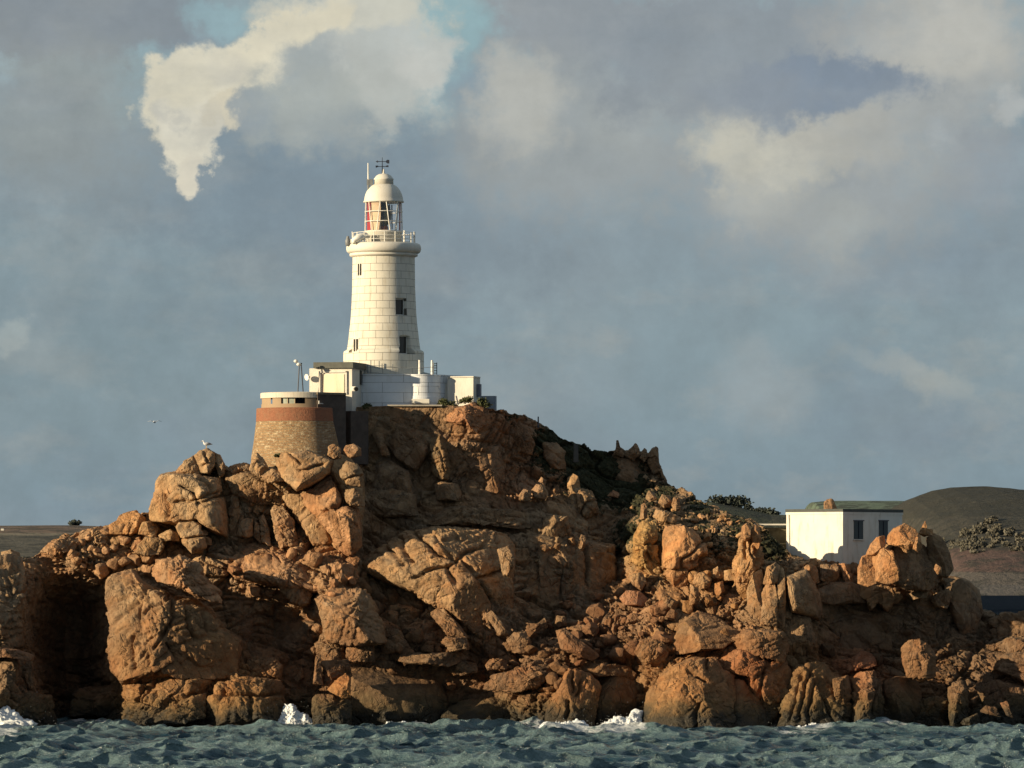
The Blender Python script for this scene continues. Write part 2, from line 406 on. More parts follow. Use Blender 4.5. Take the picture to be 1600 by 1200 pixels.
def vedge(scale, w, off):
    gp_ = g.n('ShaderNodeNewGeometry').outputs['Position']; nn = g.n('ShaderNodeTexNoise'); nn.inputs['Scale'].default_value = scale * .9; nn.inputs['Detail'].default_value = 4; g.l(gp_, nn.inputs['Vector'])
    sc_ = g.n('ShaderNodeVectorMath', operation='SCALE'); g.l(nn.outputs['Color'], sc_.inputs[0]); sc_.inputs['Scale'].default_value = .7 / scale
    ad = g.n('ShaderNodeVectorMath', operation='ADD'); g.l(gp_, ad.inputs[0]); g.l(sc_.outputs[0], ad.inputs[1])
    mp = g.n('ShaderNodeMapping'); mp.inputs['Rotation'].default_value = off; mp.inputs['Scale'].default_value = (1, 1, .6); g.l(ad.outputs[0], mp.inputs[0])
    v = g.n('ShaderNodeTexVoronoi', feature='DISTANCE_TO_EDGE'); v.inputs['Scale'].default_value = scale; g.l(mp.outputs[0], v.inputs['Vector'])
    return g.ramp(v.outputs['Distance'], 0, w)
hh = g.math('ADD', g.math('MULTIPLY', vedge(.7, .045, (.3, .5, .2)), g.ramp(g.noise(.5, 3, .5, off=(1, 1, 8)), .5, .62, 0, .75)), g.math('MULTIPLY', vedge(1.9, .07, (.1, -.6, .9)), g.ramp(g.noise(.9, 3, .5, off=(4, 1, 8)), .48, .6, 0, .35)))
hh = g.math('ADD', hh, g.math('ADD', g.math('MULTIPLY', g.noise(4, 9, .68), g.ramp(g.noise(.45, 4, .6, off=(6, 2, 2)), .38, .62, .35, 1.15)), g.math('MULTIPLY', g.noise(17, 5, .7), .25)))
g.bump(hh, .20, 1.0)
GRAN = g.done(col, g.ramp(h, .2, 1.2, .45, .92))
# ================================================================ the island: one relief of jointed granite
CREST = [(-140,875),(-60,868),(0,868),(40,872),(60,862),(75,850),(100,836),(120,830),(160,822),(190,812),(230,800),(245,775),(288,724),(318,716),(345,726),(362,744),(385,738),(440,722),(485,712),(497,665),(520,648),(545,636),(600,634),(700,633),(745,634),(775,640),(800,643),(825,650),(850,664),(880,683),(905,695),(940,706),(960,708),(1000,712),(1032,735),(1045,755),(1075,772),(1100,784),(1130,796),(1160,807),(1190,820),(1215,845),(1240,868),(1300,879),(1400,890),(1480,905),(1525,925),(1540,950),(1570,966),(1620,962),(1740,1010)]
cxs = np.array([c[0] for c in CREST], float); cys = np.array([c[1] for c in CREST], float)
def crest(px): return np.interp(px, cxs, cys)
CP = [(-60,1150,-8),(60,1150,-7),(130,1150,1),(200,1150,-8),(400,1150,-8),(470,1150,-5),(520,1150,-7.5),(560,1150,-4.5),(620,1150,-2.5),(720,1150,-2),(850,1150,-6.5),(970,1150,-3.5),(1050,1150,-8),(1200,1150,-8),(1350,1150,-7),(1450,1150,-5),(1550,1150,-3.5),(1680,1150,-3.5),
(-60,1080,-7),(50,1080,-5),(120,1080,7),(185,1080,-4),(300,1080,-6),(400,1080,-6),(470,1080,-2.5),(560,1080,-3),(650,1080,-2),(740,1080,-1),(820,1080,-4),(900,1080,-5),(970,1080,-1.5),(1040,1080,-6.5),(1150,1080,-6.5),(1250,1080,-6),(1350,1080,-4.5),(1450,1080,-2.5),(1550,1080,-1.5),(1680,1080,-2),
(-60,1010,-6),(30,1010,-4.5),(90,1010,7),(135,1010,6),(200,1010,-4),(300,1010,-4),(375,1010,-2.2),(400,1010,-.8),(450,1010,-.2),(520,1010,-3),(600,1010,-3),(680,1010,-2),(800,1010,-1.5),(900,1010,-2.5),(1000,1010,-3),(1100,1010,-4.5),(1200,1010,-5),(1280,1010,-2),(1350,1010,0),(1450,1010,1.5),(1550,1010,3),(1680,1010,1),
(-60,940,-4),(30,940,-2.5),(100,940,6),(150,940,4),(250,940,-2),(350,940,1.0),(420,940,1.2),(475,940,.6),(500,940,-2.5),(570,940,-1),(620,940,.8),(700,940,0),(780,940,-.5),(850,940,4.5),(930,940,4),(1000,940,0),(1100,940,-1.5),(1180,940,-3),(1250,940,-2),(1320,940,1.5),(1400,940,2),(1480,940,4),(1540,940,8),
(-60,885,-1),(30,885,-.5),(120,885,.0),(220,885,0),(350,885,0),(450,885,.2),(550,885,.2),(600,885,4.0),(700,885,2),(800,885,3.5),(900,885,5.5),(960,885,9),(990,885,5),(1050,885,2),(1130,885,2),(1200,885,1.5),(1300,885,2),(1400,885,3),(1480,885,5),
(100,835,2.5),(200,835,2.2),(300,835,2),(420,835,2.5),(520,835,2.5),(600,835,5),(700,835,4.5),(800,835,6),(900,835,7.5),(965,835,10.5),(1000,835,6),(1050,835,4.5),(1130,835,5),(1200,835,6),(1300,835,8),
(260,765,3.2),(350,765,3.0),(400,760,1.2),(460,750,1.2),(560,765,5.5),(640,765,8.0),(740,765,8.6),(800,765,9.8),(860,765,11),(950,765,15),(1050,765,15),(1150,775,15),
(400,728,1.8),(480,710,2.0),(560,710,7.0),(640,710,8.5),(740,710,8.4),(800,700,10.5),(860,710,12.5),(950,715,16.5),(1050,720,18),
(560,640,7.6),(620,640,7.6),(700,640,7.6),(780,640,8.5),(850,650,13),(500,640,8)]
CP = np.array(CP, float)
def _phi(d2): return np.sqrt(d2 + .25)
cpn = CP[:, :2] / 100
_A = _phi(((cpn[:, None] - cpn[None]) ** 2).sum(2)); nC = len(CP)
_M = np.zeros((nC + 3, nC + 3)); _M[:nC, :nC] = _A; _M[:nC, nC] = 1; _M[:nC, nC + 1:] = cpn; _M[nC, :nC] = 1; _M[nC + 1:, :nC] = cpn.T
_w = np.linalg.solve(_M, np.concatenate([CP[:, 2], [0, 0, 0]]))
def bodyY(px, py):
    px = np.atleast_1d(np.asarray(px, float)); py = np.atleast_1d(np.asarray(py, float)); r = np.zeros(px.size)
    q = np.stack([px.ravel(), py.ravel()], 1) / 100
    for i in range(nC): r += _w[i] * _phi(((q - cpn[i]) ** 2).sum(1))
    return (r + _w[nC] + q @ _w[nC + 1:]).reshape(px.shape)

# stone colours, plus shade painted dark over gully and shaded cliffs: (px, py, radius, (r,g,b) multiplier)
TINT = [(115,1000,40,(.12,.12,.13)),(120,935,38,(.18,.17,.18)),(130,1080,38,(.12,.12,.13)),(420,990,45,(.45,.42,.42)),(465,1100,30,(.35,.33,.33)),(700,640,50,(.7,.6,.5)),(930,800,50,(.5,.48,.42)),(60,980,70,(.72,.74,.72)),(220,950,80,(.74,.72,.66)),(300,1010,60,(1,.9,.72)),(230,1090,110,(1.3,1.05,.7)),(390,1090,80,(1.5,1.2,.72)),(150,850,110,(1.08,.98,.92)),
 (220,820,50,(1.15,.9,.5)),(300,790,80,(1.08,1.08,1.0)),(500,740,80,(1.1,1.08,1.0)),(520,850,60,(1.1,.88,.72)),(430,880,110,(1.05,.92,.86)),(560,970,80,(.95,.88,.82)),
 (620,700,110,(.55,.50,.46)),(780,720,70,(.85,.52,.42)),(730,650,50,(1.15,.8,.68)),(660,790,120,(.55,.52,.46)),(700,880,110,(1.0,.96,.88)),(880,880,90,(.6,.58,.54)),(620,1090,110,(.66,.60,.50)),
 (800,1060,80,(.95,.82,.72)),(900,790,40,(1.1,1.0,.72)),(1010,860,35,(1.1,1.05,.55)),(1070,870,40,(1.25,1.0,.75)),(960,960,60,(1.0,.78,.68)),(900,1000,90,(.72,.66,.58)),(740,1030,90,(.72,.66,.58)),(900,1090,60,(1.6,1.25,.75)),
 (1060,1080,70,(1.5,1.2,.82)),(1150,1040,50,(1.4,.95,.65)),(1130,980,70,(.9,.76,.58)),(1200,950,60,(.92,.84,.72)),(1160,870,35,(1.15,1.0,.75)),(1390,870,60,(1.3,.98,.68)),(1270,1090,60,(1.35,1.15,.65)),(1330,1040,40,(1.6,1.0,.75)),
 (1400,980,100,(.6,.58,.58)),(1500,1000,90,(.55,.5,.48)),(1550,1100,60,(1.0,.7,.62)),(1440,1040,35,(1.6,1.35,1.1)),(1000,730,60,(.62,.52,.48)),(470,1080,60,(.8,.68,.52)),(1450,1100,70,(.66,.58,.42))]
TURF = [(1090,795,45,.6),(1150,815,40,.6),(1040,770,35,.65),(1180,850,30,.7),(1100,840,30,.5),(870,700,60,.8),(930,735,70,.95),(980,760,60,.8),(1000,790,50,.6),(1050,790,30,.6),(1100,810,60,.55),(1160,835,50,.6),(1120,850,40,.55),(900,715,40,.8),(960,850,30,.5),(660,640,70,.4),(1210,850,40,.75),(800,648,30,.5),(980,830,40,.65),(440,745,45,.45),(1000,735,40,.5)]
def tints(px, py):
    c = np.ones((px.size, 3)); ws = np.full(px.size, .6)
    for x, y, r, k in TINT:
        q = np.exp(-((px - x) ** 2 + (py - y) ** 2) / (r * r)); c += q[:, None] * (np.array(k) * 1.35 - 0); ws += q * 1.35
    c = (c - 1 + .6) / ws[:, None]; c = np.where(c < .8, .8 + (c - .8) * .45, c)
    t = np.zeros(px.size)
    for x, y, r, k in TURF: t = np.maximum(t, k * np.exp(-(((px - x) ** 2 + (py - y) ** 2) / (r * r)) ** 1.0))
    return c, t
def topx(V):
    s = 20.0 * D0 / (D0 + V[:, 1]); return V[:, 0] * s + 800, HPY - (V[:, 2] - CAMH) * s
# how blocky each region is: (px,py,r,amp)
AMPS = [(130,850,90,1.5),(430,870,110,1.7),(560,970,70,1.4),(780,1040,120,1.7),(950,980,110,1.9),(1100,900,70,1.3),(640,1000,80,1.4),(640,760,120,1.1),(620,1090,90,.5),(110,1000,60,.8),(900,900,70,.6),(940,730,60,.5),(600,640,80,.4),(700,640,60,.4),(1050,790,60,1.0),(440,690,60,.5),(1400,990,90,1.0)]
def ampf(px, py):
    a = np.full(px.size, 1.0); ws = np.full(px.size, 1.0)
    for x, y, r, k in AMPS:
        q = 2 * np.exp(-((px - x) ** 2 + (py - y) ** 2) / (r * r)); a += q * k; ws += q
    return a / ws

def blkcol(b):
    v = 1 + .34 * (b[:, :1] - .5); g_ = (b[:, 1:2] - .5)
    return v * (1 + g_ * np.array((-.06, .05, .20)))
def island():
    nx, nf, nb = 1500, 470, 50
    px = np.linspace(-130, 1730, nx); cr = crest(px)
    rough = vnoise(np.stack([px / 14, px * 0, px * 0], 1), 3) * 5 + vnoise(np.stack([px / 5, px * 0, px * 0], 1), 4) * 3
    flat = ((px > 500) & (px < 760)); cr = cr + np.where(flat, 0, rough)
    v = np.linspace(0, 1, nf)[:, None]
    PY = 1185 + (cr[None] - 1185) * v; PX = np.repeat(px[None], nf, 0)
    Y = bodyY(PX, PY)
    Z = WZ(PY, Y); X = WX(PX, Y)
    # behind the crest: a few metres of level ground, then down into the sea
    u = np.linspace(0, 1, nb + 1)[1:, None]
    yb = Y[-1][None] + u * 34; zt = Z[-1][None]
    k = np.clip((u * 34 - 11) / 23, 0, 1); zb = zt * (1 - k ** 1.3) - 3 * k
    xb = np.repeat(X[-1][None], nb, 0)
    X = np.concatenate([X, xb]); Yf = np.concatenate([Y, yb]); Zf = np.concatenate([Z, zb]); ny = nf + nb
    P = np.stack([X, Yf, Zf], 2)
    dx = np.gradient(P, axis=1); dy = np.gradient(P, axis=0); nrm = np.cross(dx, dy); nrm /= np.linalg.norm(nrm, axis=2, keepdims=True) + 1e-9
    nrm = nrm.reshape(-1, 3); nrm = nrm * .55 + np.array((0, -.75, .1)) ; nrm /= np.linalg.norm(nrm, axis=1, keepdims=True)
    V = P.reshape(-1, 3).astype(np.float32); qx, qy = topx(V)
    d = rockdisp(V, ampf(qx, qy), 3.4, 0, 4)
    back = np.repeat(np.concatenate([np.linspace(0, 0, nf), np.linspace(.0, 1, nb)]), nx)
    plate = (np.repeat(np.concatenate([np.clip((np.linspace(0, 1, nf) - .9) / .1, 0, 1), np.ones(nb)]), nx)) * ((qx > 480) & (qx < 765))
    d = d * (1 - .75 * plate)
    V2 = V + nrm * d[:, None] * np.where(back > 0, .25, 1)[:, None]
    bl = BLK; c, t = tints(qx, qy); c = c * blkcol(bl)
    t = np.where(back > 0, .55, t)
    i = np.arange(nx * ny).reshape(ny, nx)
    F = np.stack([i[:-1, :-1].ravel(), i[:-1, 1:].ravel(), i[1:, 1:].ravel(), i[1:, :-1].ravel()], 1)
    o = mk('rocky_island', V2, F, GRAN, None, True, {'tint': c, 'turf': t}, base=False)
    tag(o, kind='structure')
island()

# ================================================================ boulders, slabs, pillars and crags
ICO = {}
for s in (3, 4, 5, 6, 7):
    bm = bmesh.new(); bmesh.ops.create_icosphere(bm, subdivisions=s, radius=1)
    bm.verts.index_update(); ICO[s] = (np.array([v.co[:] for v in bm.verts], np.float32), np.array([[v.index for v in f.verts] for f in bm.faces], np.int32)); bm.free()
def polyr(poly, c, th):
    r = np.zeros(th.size); n = len(poly); dx = np.cos(th); dz = np.sin(th)
    for i in range(n):
        a = poly[i] - c; b = poly[(i + 1) % n] - c; e = b - a
        den = dx * e[1] - dz * e[0]; den = np.where(abs(den) < 1e-9, 1e-9, den)
        t = (a[0] * e[1] - a[1] * e[0]) / den; s = (a[0] * dz - a[1] * dx) / den
        r = np.where((t > 0) & (s >= -1e-6) & (s <= 1 + 1e-6), np.maximum(r, t), r)
    return r
ROCKN = [0]
def rock(poly, label=None, name='boulder', cat='boulder', out=None, th=None, a=0., b=.12, k=.62, frac=1., cracks=(), tint=None, group=None, fac=9, Y=None, turf=0., fs=None):
    """a closed block of granite with the given outline (pixels), its own depth, lean (a: to the right, b: backwards) and joints"""
    ROCKN[0] += 1; sdv = ROCKN[0]
    poly = np.array(poly, float); 
    x, y = poly[:, 0], poly[:, 1]; x2, y2 = np.roll(x, -1), np.roll(y, -1); cr = x * y2 - x2 * y; A = cr.sum() / 2
    c = np.array((((x + x2) * cr).sum() / (6 * A), ((y + y2) * cr).sum() / (6 * A)))
    size = math.sqrt(abs(A)) / 20; ext = max(np.ptp(x), np.ptp(y))
    mind = abs(A) / ext / 20
    if th is None: th = .62 * mind + .1
    if out is None: out = .42 * mind
    Yc = (float(bodyY(c[0], c[1])[0]) - out if Y is None else Y) + th
    sub = 7 if ext > 165 else 6 if ext > 46 else 5 if ext > 20 else 4
    D, F = ICO[sub]
    thl = np.linspace(-math.pi, math.pi, 721); pl = np.stack([poly[:, 0] - c[0], -(poly[:, 1] - c[1])], 1)
    rl = polyr(pl, np.zeros(2), thl); 
    ker = np.array([1, 2, 3, 2, 1.]) / 9; rl = np.convolve(np.concatenate([rl[-7:-1], rl, rl[1:7]]), ker, 'same')[6:-6]
    th_ = np.arctan2(D[:, 2], D[:, 0]); rho = np.sqrt(D[:, 0] ** 2 + D[:, 2] ** 2)
    r = np.interp(th_, thl, rl) / ppm(Yc) * 1.0
    q = rho; yy = np.clip(1 - rho ** (2 / k), 0, 1) ** .36
    P = np.stack([r * q * np.cos(th_), np.sign(D[:, 1]) * yy * th, r * q * np.sin(th_)], 1)
    rg = np.random.RandomState(sdv * 13 + 1)
    for i in range(fac):   # cleavage faces on the front
        n = np.array((rg.uniform(-.9, .9), -rg.uniform(.5, 1), rg.uniform(-.5, .8))); n /= np.linalg.norm(n)
        h = P @ n; hm = h.max() * rg.uniform(.72, .92); t = np.maximum(h - hm, 0); P -= n[None] * (t * .96)[:, None]
    P[:, 1] += a * P[:, 0] + b * P[:, 2]
    C = np.array((WX(c[0], Yc), Yc, WZ(c[1], Yc))); V = (P + C).astype(np.float32)
    nr = D / np.array((1, .8, 1)); nr = nr / np.linalg.norm(nr, axis=1, keepdims=True)
    s0 = fs or min(3.2, max(.5, size * .62))
    d = rockdisp(V, frac, s0, sdv % 5, 4 if s0 > .9 else 3) * .62
    bl = BLK; qx, qy = topx(V)
    for ck in cracks:
        wd = 2.4; dist = np.full(len(V), 1e9)
        nzx = qx + 9 * vnoise(V * .8, 5) + 3 * vnoise(V * 3, 6); nzy = qy + 9 * vnoise(V * .8, 7) + 3 * vnoise(V * 3, 8)
        for (x0, y0), (x1, y1) in zip(ck[:-1], ck[1:]):
            ex, ey = x1 - x0, y1 - y0; t = np.clip(((nzx - x0) * ex + (nzy - y0) * ey) / (ex * ex + ey * ey), 0, 1)
            dist = np.minimum(dist, np.hypot(nzx - x0 - t * ex, nzy - y0 - t * ey))
        d -= np.exp(-(dist / wd) ** 2) * min(.55, th * .22) + min(.10, th * .03) * np.exp(-(dist / 5) ** 2)
    V2 = V + nr * d[:, None]
    tc_, tt = tints(qx, qy)
    if tint: tint = np.array(tint, float); tc_ = tc_ * .35 + np.where(tint < .8, .8 + (tint - .8) * .5, tint) * .65  # low tints also paint shade into blocks lying in shadow
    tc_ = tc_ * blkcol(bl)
    o = mk(name, V2, F, GRAN, None, True, {'tint': tc_, 'turf': np.full(len(V), turf)})
    tag(o, label, cat, group)
    return o
# ---- left end
rock([(-50,878),(0,866),(30,868),(38,890),(40,930),(38,1012),(-50,1020)], 'tall grey-brown rock wall at the left edge of the island above the pink ledge', 'rock_wall', 'rock', out=2.2, th=3, a=.15, tint=(.70,.72,.70))
rock([(-50,1010),(0,1011),(30,1015),(54,1024),(52,1034),(20,1028),(-50,1026)], 'thin pink ledge jutting out at the left edge of the island', 'rock_slab', 'rock', out=3.0, th=2, tint=(1.05,.8,.7))
rock([(-50,1022),(28,1028),(26,1070),(14,1112),(-50,1140)], 'lit orange rock pillar under the pink ledge at the left edge', 'rock_pillar', 'rock', out=1.4, th=2.2, a=-.1)
rock([(12,1086),(45,1080),(80,1086),(88,1140),(0,1145)], 'dark wet boulder in the surf at the foot of the left edge', out=1.4, a=.35, tint=(.6,.55,.5))
rock([(30,1040),(50,1032),(58,1085),(40,1088)], 'narrow dark rock leaning at the mouth of the shadowed gully', 'rock_pillar', 'rock', out=.8, a=.3)
rock([(0,862),(18,858),(32,864),(33,872),(2,872)], 'flat sandy coloured rock on the skyline at the far left', 'boulder', out=1)
rock([(164,905),(173,896),(207,888),(215,902),(232,913),(269,928),(300,933),(331,950),(351,981),(380,1000),(376,1040),(374,1060),(326,1063),(255,1066),(215,1068),(193,1070),(176,1049),(167,1018),(172,976),(163,936)],
 'huge grey and orange boulder right of the dark gully, black cleft near its base', out=4.2, th=5.5, a=.02, b=.3, frac=.9, k=.55,
 cracks=[[(204,995),(206,1050)],[(266,930),(275,960),(258,990),(236,1010)],[(262,1008),(276,1038),(240,1058)],[(290,945),(305,1000)],[(320,955),(330,985)]], fac=7)
rock([(105,1104),(112,1085),(124,1073),(190,1071),(222,1083),(226,1108),(160,1120),(108,1120)], 'long low orange slab at the foot of the dark gully', 'rock_slab', 'rock', out=2.4, th=2.4, a=-.1)
rock([(222,1068),(262,1060),(306,1060),(337,1063),(322,1090),(290,1108),(252,1118),(228,1108)], 'broken orange ledge under the huge grey boulder', 'rock_ledge', 'rock', out=1.8, th=2.4)
rock([(236,1122),(262,1104),(300,1088),(322,1082),(322,1122),(283,1134),(240,1134)], 'wedge-shaped tan slab dipping left towards the water', 'rock_slab', 'rock', out=2.6, th=1.8, b=.5)
rock([(82,1134),(100,1120),(122,1112),(165,1108),(195,1130),(170,1146),(90,1148)], 'olive-brown shelf sloping into the sea at the lower left', 'rock_shelf', 'rock', out=2.6, th=1.8, b=.6)
rock([(196,1136),(202,1122),(240,1120),(243,1136),(236,1148),(198,1148)], 'small flat-topped block awash between the tan slab and the olive shelf', 'rock_block', 'rock', out=3, th=1)
rock([(318,1124),(322,1092),(337,1064),(385,1058),(441,1062),(446,1100),(446,1132),(322,1136)], 'big square-cut golden block at the water left of the dark inlet', 'rock_block', 'rock', out=2.6, th=3.2, k=.42, a=.06, cracks=[[(340,1085),(440,1083)],[(392,1086),(394,1120)],[(350,1065),(338,1100)]], fac=4)
rock([(383,1062),(384,1032),(398,1024),(428,1027),(442,1040),(441,1062)], 'rounded golden knob on top of the big square-cut block', out=1.6, th=1.4, a=.1)
rock([(446,1060),(450,1030),(470,1035),(482,1070),(480,1100),(455,1120),(446,1100)], 'dark rock inside the inlet behind the wave', 'boulder', out=-.5, a=0.8, tint=(.5,.45,.4))
rock([(459,1060),(472,1042),(475,1058),(464,1068)], 'small sunlit flake in the dark inlet', 'rock_flake', 'rock', out=1.0)
rock([(487,1090),(492,1084),(515,1084),(548,1094),(550,1140),(488,1140)], 'block at the water with pale vertical quartz veins, right of the dark inlet', 'rock_block', 'rock', out=2.2, th=1.8, a=.18, k=.45, Y=-10.2)
rock([(510,1078),(520,1066),(540,1051),(548,1060),(549,1092),(535,1092)], 'bright orange flake standing above the veined block', 'rock_flake', 'rock', out=2.0, th=.8, a=-.15, tint=(1.7,1.25,.75), Y=-9.8)
rock([(489,1068),(492,1030),(494,1021),(501,1022),(503,1050),(506,1072)], 'narrow orange pillar above the veined block', 'rock_pillar', 'rock', out=1.6, th=.8, Y=-9.2)
rock([(502,1032),(545,1030),(550,1058),(520,1076),(505,1072)], 'shaded brown face between the narrow orange pillar and the dark dome', 'rock_block', 'rock', out=.9, th=1.4, a=0.9, tint=(.7,.52,.42), Y=-8.8)
rock([(545,1048),(565,1040),(600,1036),(657,1040),(690,1065),(703,1095),(700,1145),(560,1148),(548,1120)], 'broad dark dome of rock at the water in the centre left', 'rock_dome', 'rock', out=1.4, th=2.6, a=0.4, frac=.35, tint=(.62,.56,.46), fac=2, Y=-4.4)
rock([(690,1110),(720,1094),(760,1088),(830,1088),(855,1100),(852,1146),(690,1146)], 'low dark whaleback at the water right of the dark dome', 'rock_dome', 'rock', out=1.0, th=2.0, a=0.4, frac=.4, tint=(.6,.52,.42), fac=2, Y=-3.6)
rock([(748,1142),(756,1126),(766,1117),(773,1142)], 'small pointed brown rock at the waterline before the dark whaleback', out=3.6, th=.7, Y=-8)
rock([(694,1128),(706,1122),(724,1126),(722,1138),(696,1140)], 'tiny sunlit rock awash at the foot of the dark dome', out=4, th=.6, Y=-8)
rock([(490,1004),(515,1000),(537,1004),(540,1030),(516,1036),(494,1022)], 'olive square block in the middle terrace, above the narrow orange pillar', 'rock_block', 'rock', out=1.6, k=.4)
rock([(540,1012),(550,1004),(585,1006),(588,1036),(552,1036),(540,1028)], 'square block in the middle terrace with a dark slot on its left', 'rock_block', 'rock', out=1.4, k=.4)
rock([(590,1026),(640,1020),(720,1018),(735,1030),(700,1042),(640,1038)], 'long thin terrace ledge above the dark dome', 'rock_ledge', 'rock', out=1.8, th=2.2, b=.6, Y=-4.6)
rock([(588,1005),(605,985),(622,980),(640,1005),(646,1020),(600,1022)], 'pointed shaded block in the gap below the lit slope', 'rock_block', 'rock', out=1)
rock([(700,1050),(706,1036),(722,1031),(746,1037),(748,1052),(720,1056)], 'brown boulder on the shore terrace below the tilted brown block', out=1.6)
rock([(757,1040),(764,1030),(782,1027),(795,1034),(792,1046),(762,1048)], 'egg-shaped brown boulder right of centre on the shore terrace', out=1.6)
rock([(762,1066),(768,1054),(790,1050),(812,1042),(838,1030),(871,1028),(884,1045),(858,1062),(843,1074),(807,1083),(764,1078)], 'knobbly pink ledge catching the sun above the dark whaleback', 'rock_ledge', 'rock', out=2.4, th=2, frac=1.7, fs=1.2)
# ---- cliff under the gun tower
rock([(236,813),(233,795),(240,773),(243,755),(252,741),(264,738),(312,739),(344,747),(350,765),(356,792),(360,815),(360,842),(335,834),(315,820),(272,820),(240,815)],
 'largest rounded tan boulder on the left shoulder, cut by branching cracks', Y=-1.2, th=4.2, a=.05, b=.22, frac=.55, k=.5, cracks=[[(274,783),(310,779),(300,763),(283,753)],[(310,779),(346,767)],[(256,772),(262,788),(261,812)],[(315,745),(333,765)],[(310,786),(354,773)]], fac=4)
rock([(360,842),(356,800),(366,772),(378,790),(392,842)], 'shaded narrow fin right of the largest tan boulder', 'rock_fin', 'rock', out=.6, a=.3)
rock([(268,741),(288,719),(306,708),(316,728),(318,742)], 'sloping orange shoulder left of the gull rock', 'boulder', out=1.6, Y=1.8)
rock([(303,712),(312,702),(325,699),(336,706),(338,728),(328,742),(312,740)], 'pink dome rock on the left summit where the gull stands', 'rock_dome', 'rock', Y=1.2, th=1.6, cracks=[[(322,705),(326,722),(316,730)]])
rock([(333,706),(344,710),(351,724),(352,742),(344,748),(336,730)], 'small rounded knob right of the gull rock', 'boulder', Y=1.8, th=1.2)
rock([(274,823),(280,815),(304,814),(320,820),(331,837),(332,853),(301,866),(286,851)], 'rounded cream boulder wedged below the largest tan boulder', Y=-1.6, th=2.0, frac=.45, k=.5, cracks=[[(318,820),(330,850)],[(285,843),(330,835)]], fac=3)
rock([(216,851),(228,838),(253,840),(258,853),(251,868),(227,870),(209,864)], 'low rounded boulder with a shaded hollow on its right', Y=-1.4, th=1.6)
rock([(246,836),(266,826),(281,835),(281,846),(253,846)], 'small brown block left of the rounded cream boulder', Y=-.8, th=1.2)
rock([(168,835),(172,820),(192,802),(212,797),(228,808),(228,830),(205,840)], 'mustard coloured lichen-covered lump on the left skyline', Y=.4, th=2, tint=(1.2,.92,.5))
rock([(215,835),(222,815),(238,812),(250,825),(246,842)], 'ochre lump between the mustard lump and the largest tan boulder', Y=0, th=1.4)
rock([(120,842),(128,828),(158,822),(172,832),(168,850),(140,856)], 'pink broken rock on the skyline at the far left shoulder', Y=.6, th=1.8, frac=1.4)
rock([(62,862),(76,848),(108,836),(124,842),(118,862),(84,872)], 'low pink rock where the skyline meets the distant fields', Y=-.6, th=1.8, frac=1.4)
rock([(426,735),(450,706),(492,702),(545,712),(568,742),(571,800),(566,850),(545,872),(518,858),(490,856),(462,812),(440,778)], 'great tan buttress directly below the round gun tower', 'rock_buttress', 'rock', Y=-.2, th=4, a=.04, frac=.6, k=.5, tint=(1.05,.95,.8), cracks=[[(463,768),(490,757),(515,738)],[(488,760),(478,722)],[(515,740),(528,762),(540,788)],[(463,768),(500,790),(522,850)]])
rock([(430,725),(440,707),(464,706),(480,702),(523,719),(516,740),(488,758),(464,768),(440,748)], 'smooth pale capstone leaning on the foot of the gun tower', 'boulder', Y=-1.8, th=2, frac=.4, k=.5, cracks=[[(467,736),(506,728)],[(450,707),(468,722)]], fac=3)
rock([(527,731),(542,719),(559,724),(569,739),(565,763),(541,758),(531,745)], 'pale rounded boulder at the top right of the tan buttress', Y=-1.8, th=1.5, frac=.5, cracks=[[(540,752),(566,745)]])
rock([(535,765),(554,762),(570,776),(570,792),(547,792),(537,781)], 'round pink knob on the right edge of the tan buttress', Y=-2.0, th=1.3)
rock([(465,770),(488,760),(515,741),(535,776),(541,787),(564,795),(567,853),(545,872),(524,857),(517,837),(493,808),(469,783)], 'orange wedge of the tan buttress tapering down to the ledges', 'rock_wedge', 'rock', Y=-2.0, th=2.4, a=-.05, frac=.7, k=.5, tint=(1.12,.85,.62), cracks=[[(500,800),(530,790),(540,787)]])
rock([(510,713),(513,697),(522,693),(534,700),(534,716),(520,720)], 'small orange stone perched on top of the tan buttress', Y=-.6, th=.9)
rock([(533,709),(540,696),(553,693),(564,700),(565,712),(548,717)], 'small pinkish round stone perched beside the orange one on the buttress', Y=-.4, th=1, tint=(1.15,.95,.85), frac=.3)
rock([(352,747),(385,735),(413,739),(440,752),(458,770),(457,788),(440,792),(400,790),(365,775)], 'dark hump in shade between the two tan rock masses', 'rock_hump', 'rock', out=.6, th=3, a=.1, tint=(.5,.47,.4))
rock([(422,797),(428,788),(443,791),(460,813),(467,852),(440,858),(429,838)], 'leaning tan slab in the shaded hollow', 'rock_slab', 'rock', Y=.4, th=1.1, k=.5)
rock([(404,808),(412,802),(422,830),(424,854),(408,850)], 'narrow ochre fin left of the leaning tan slab', 'rock_fin', 'rock', Y=1.0, th=.8)
rock([(370,838),(372,816),(386,808),(396,812),(396,838),(384,842)], 'yellowish block at the bottom of the shaded hollow', 'rock_block', 'rock', Y=.6, th=1)
rock([(358,778),(364,770),(376,773),(375,792),(366,799)], 'small brown block at the top left of the shaded hollow', 'rock_block', 'rock', Y=1.6, th=.9)
rock([(395,838),(398,812),(406,818),(408,850)], 'thin sliver of rock in the shaded hollow', 'rock_fin', 'rock', Y=1.2, th=.5)
rock([(230,896),(243,874),(280,866),(312,878),(322,902),(346,924),(345,942),(315,938),(280,920),(245,908)], 'pink rock tumbling over the top of the huge grey boulder', 'rock_outcrop', 'rock', out=2.0, th=2.2, frac=1.4, tint=(1.12,.92,.82), Y=-7.2)
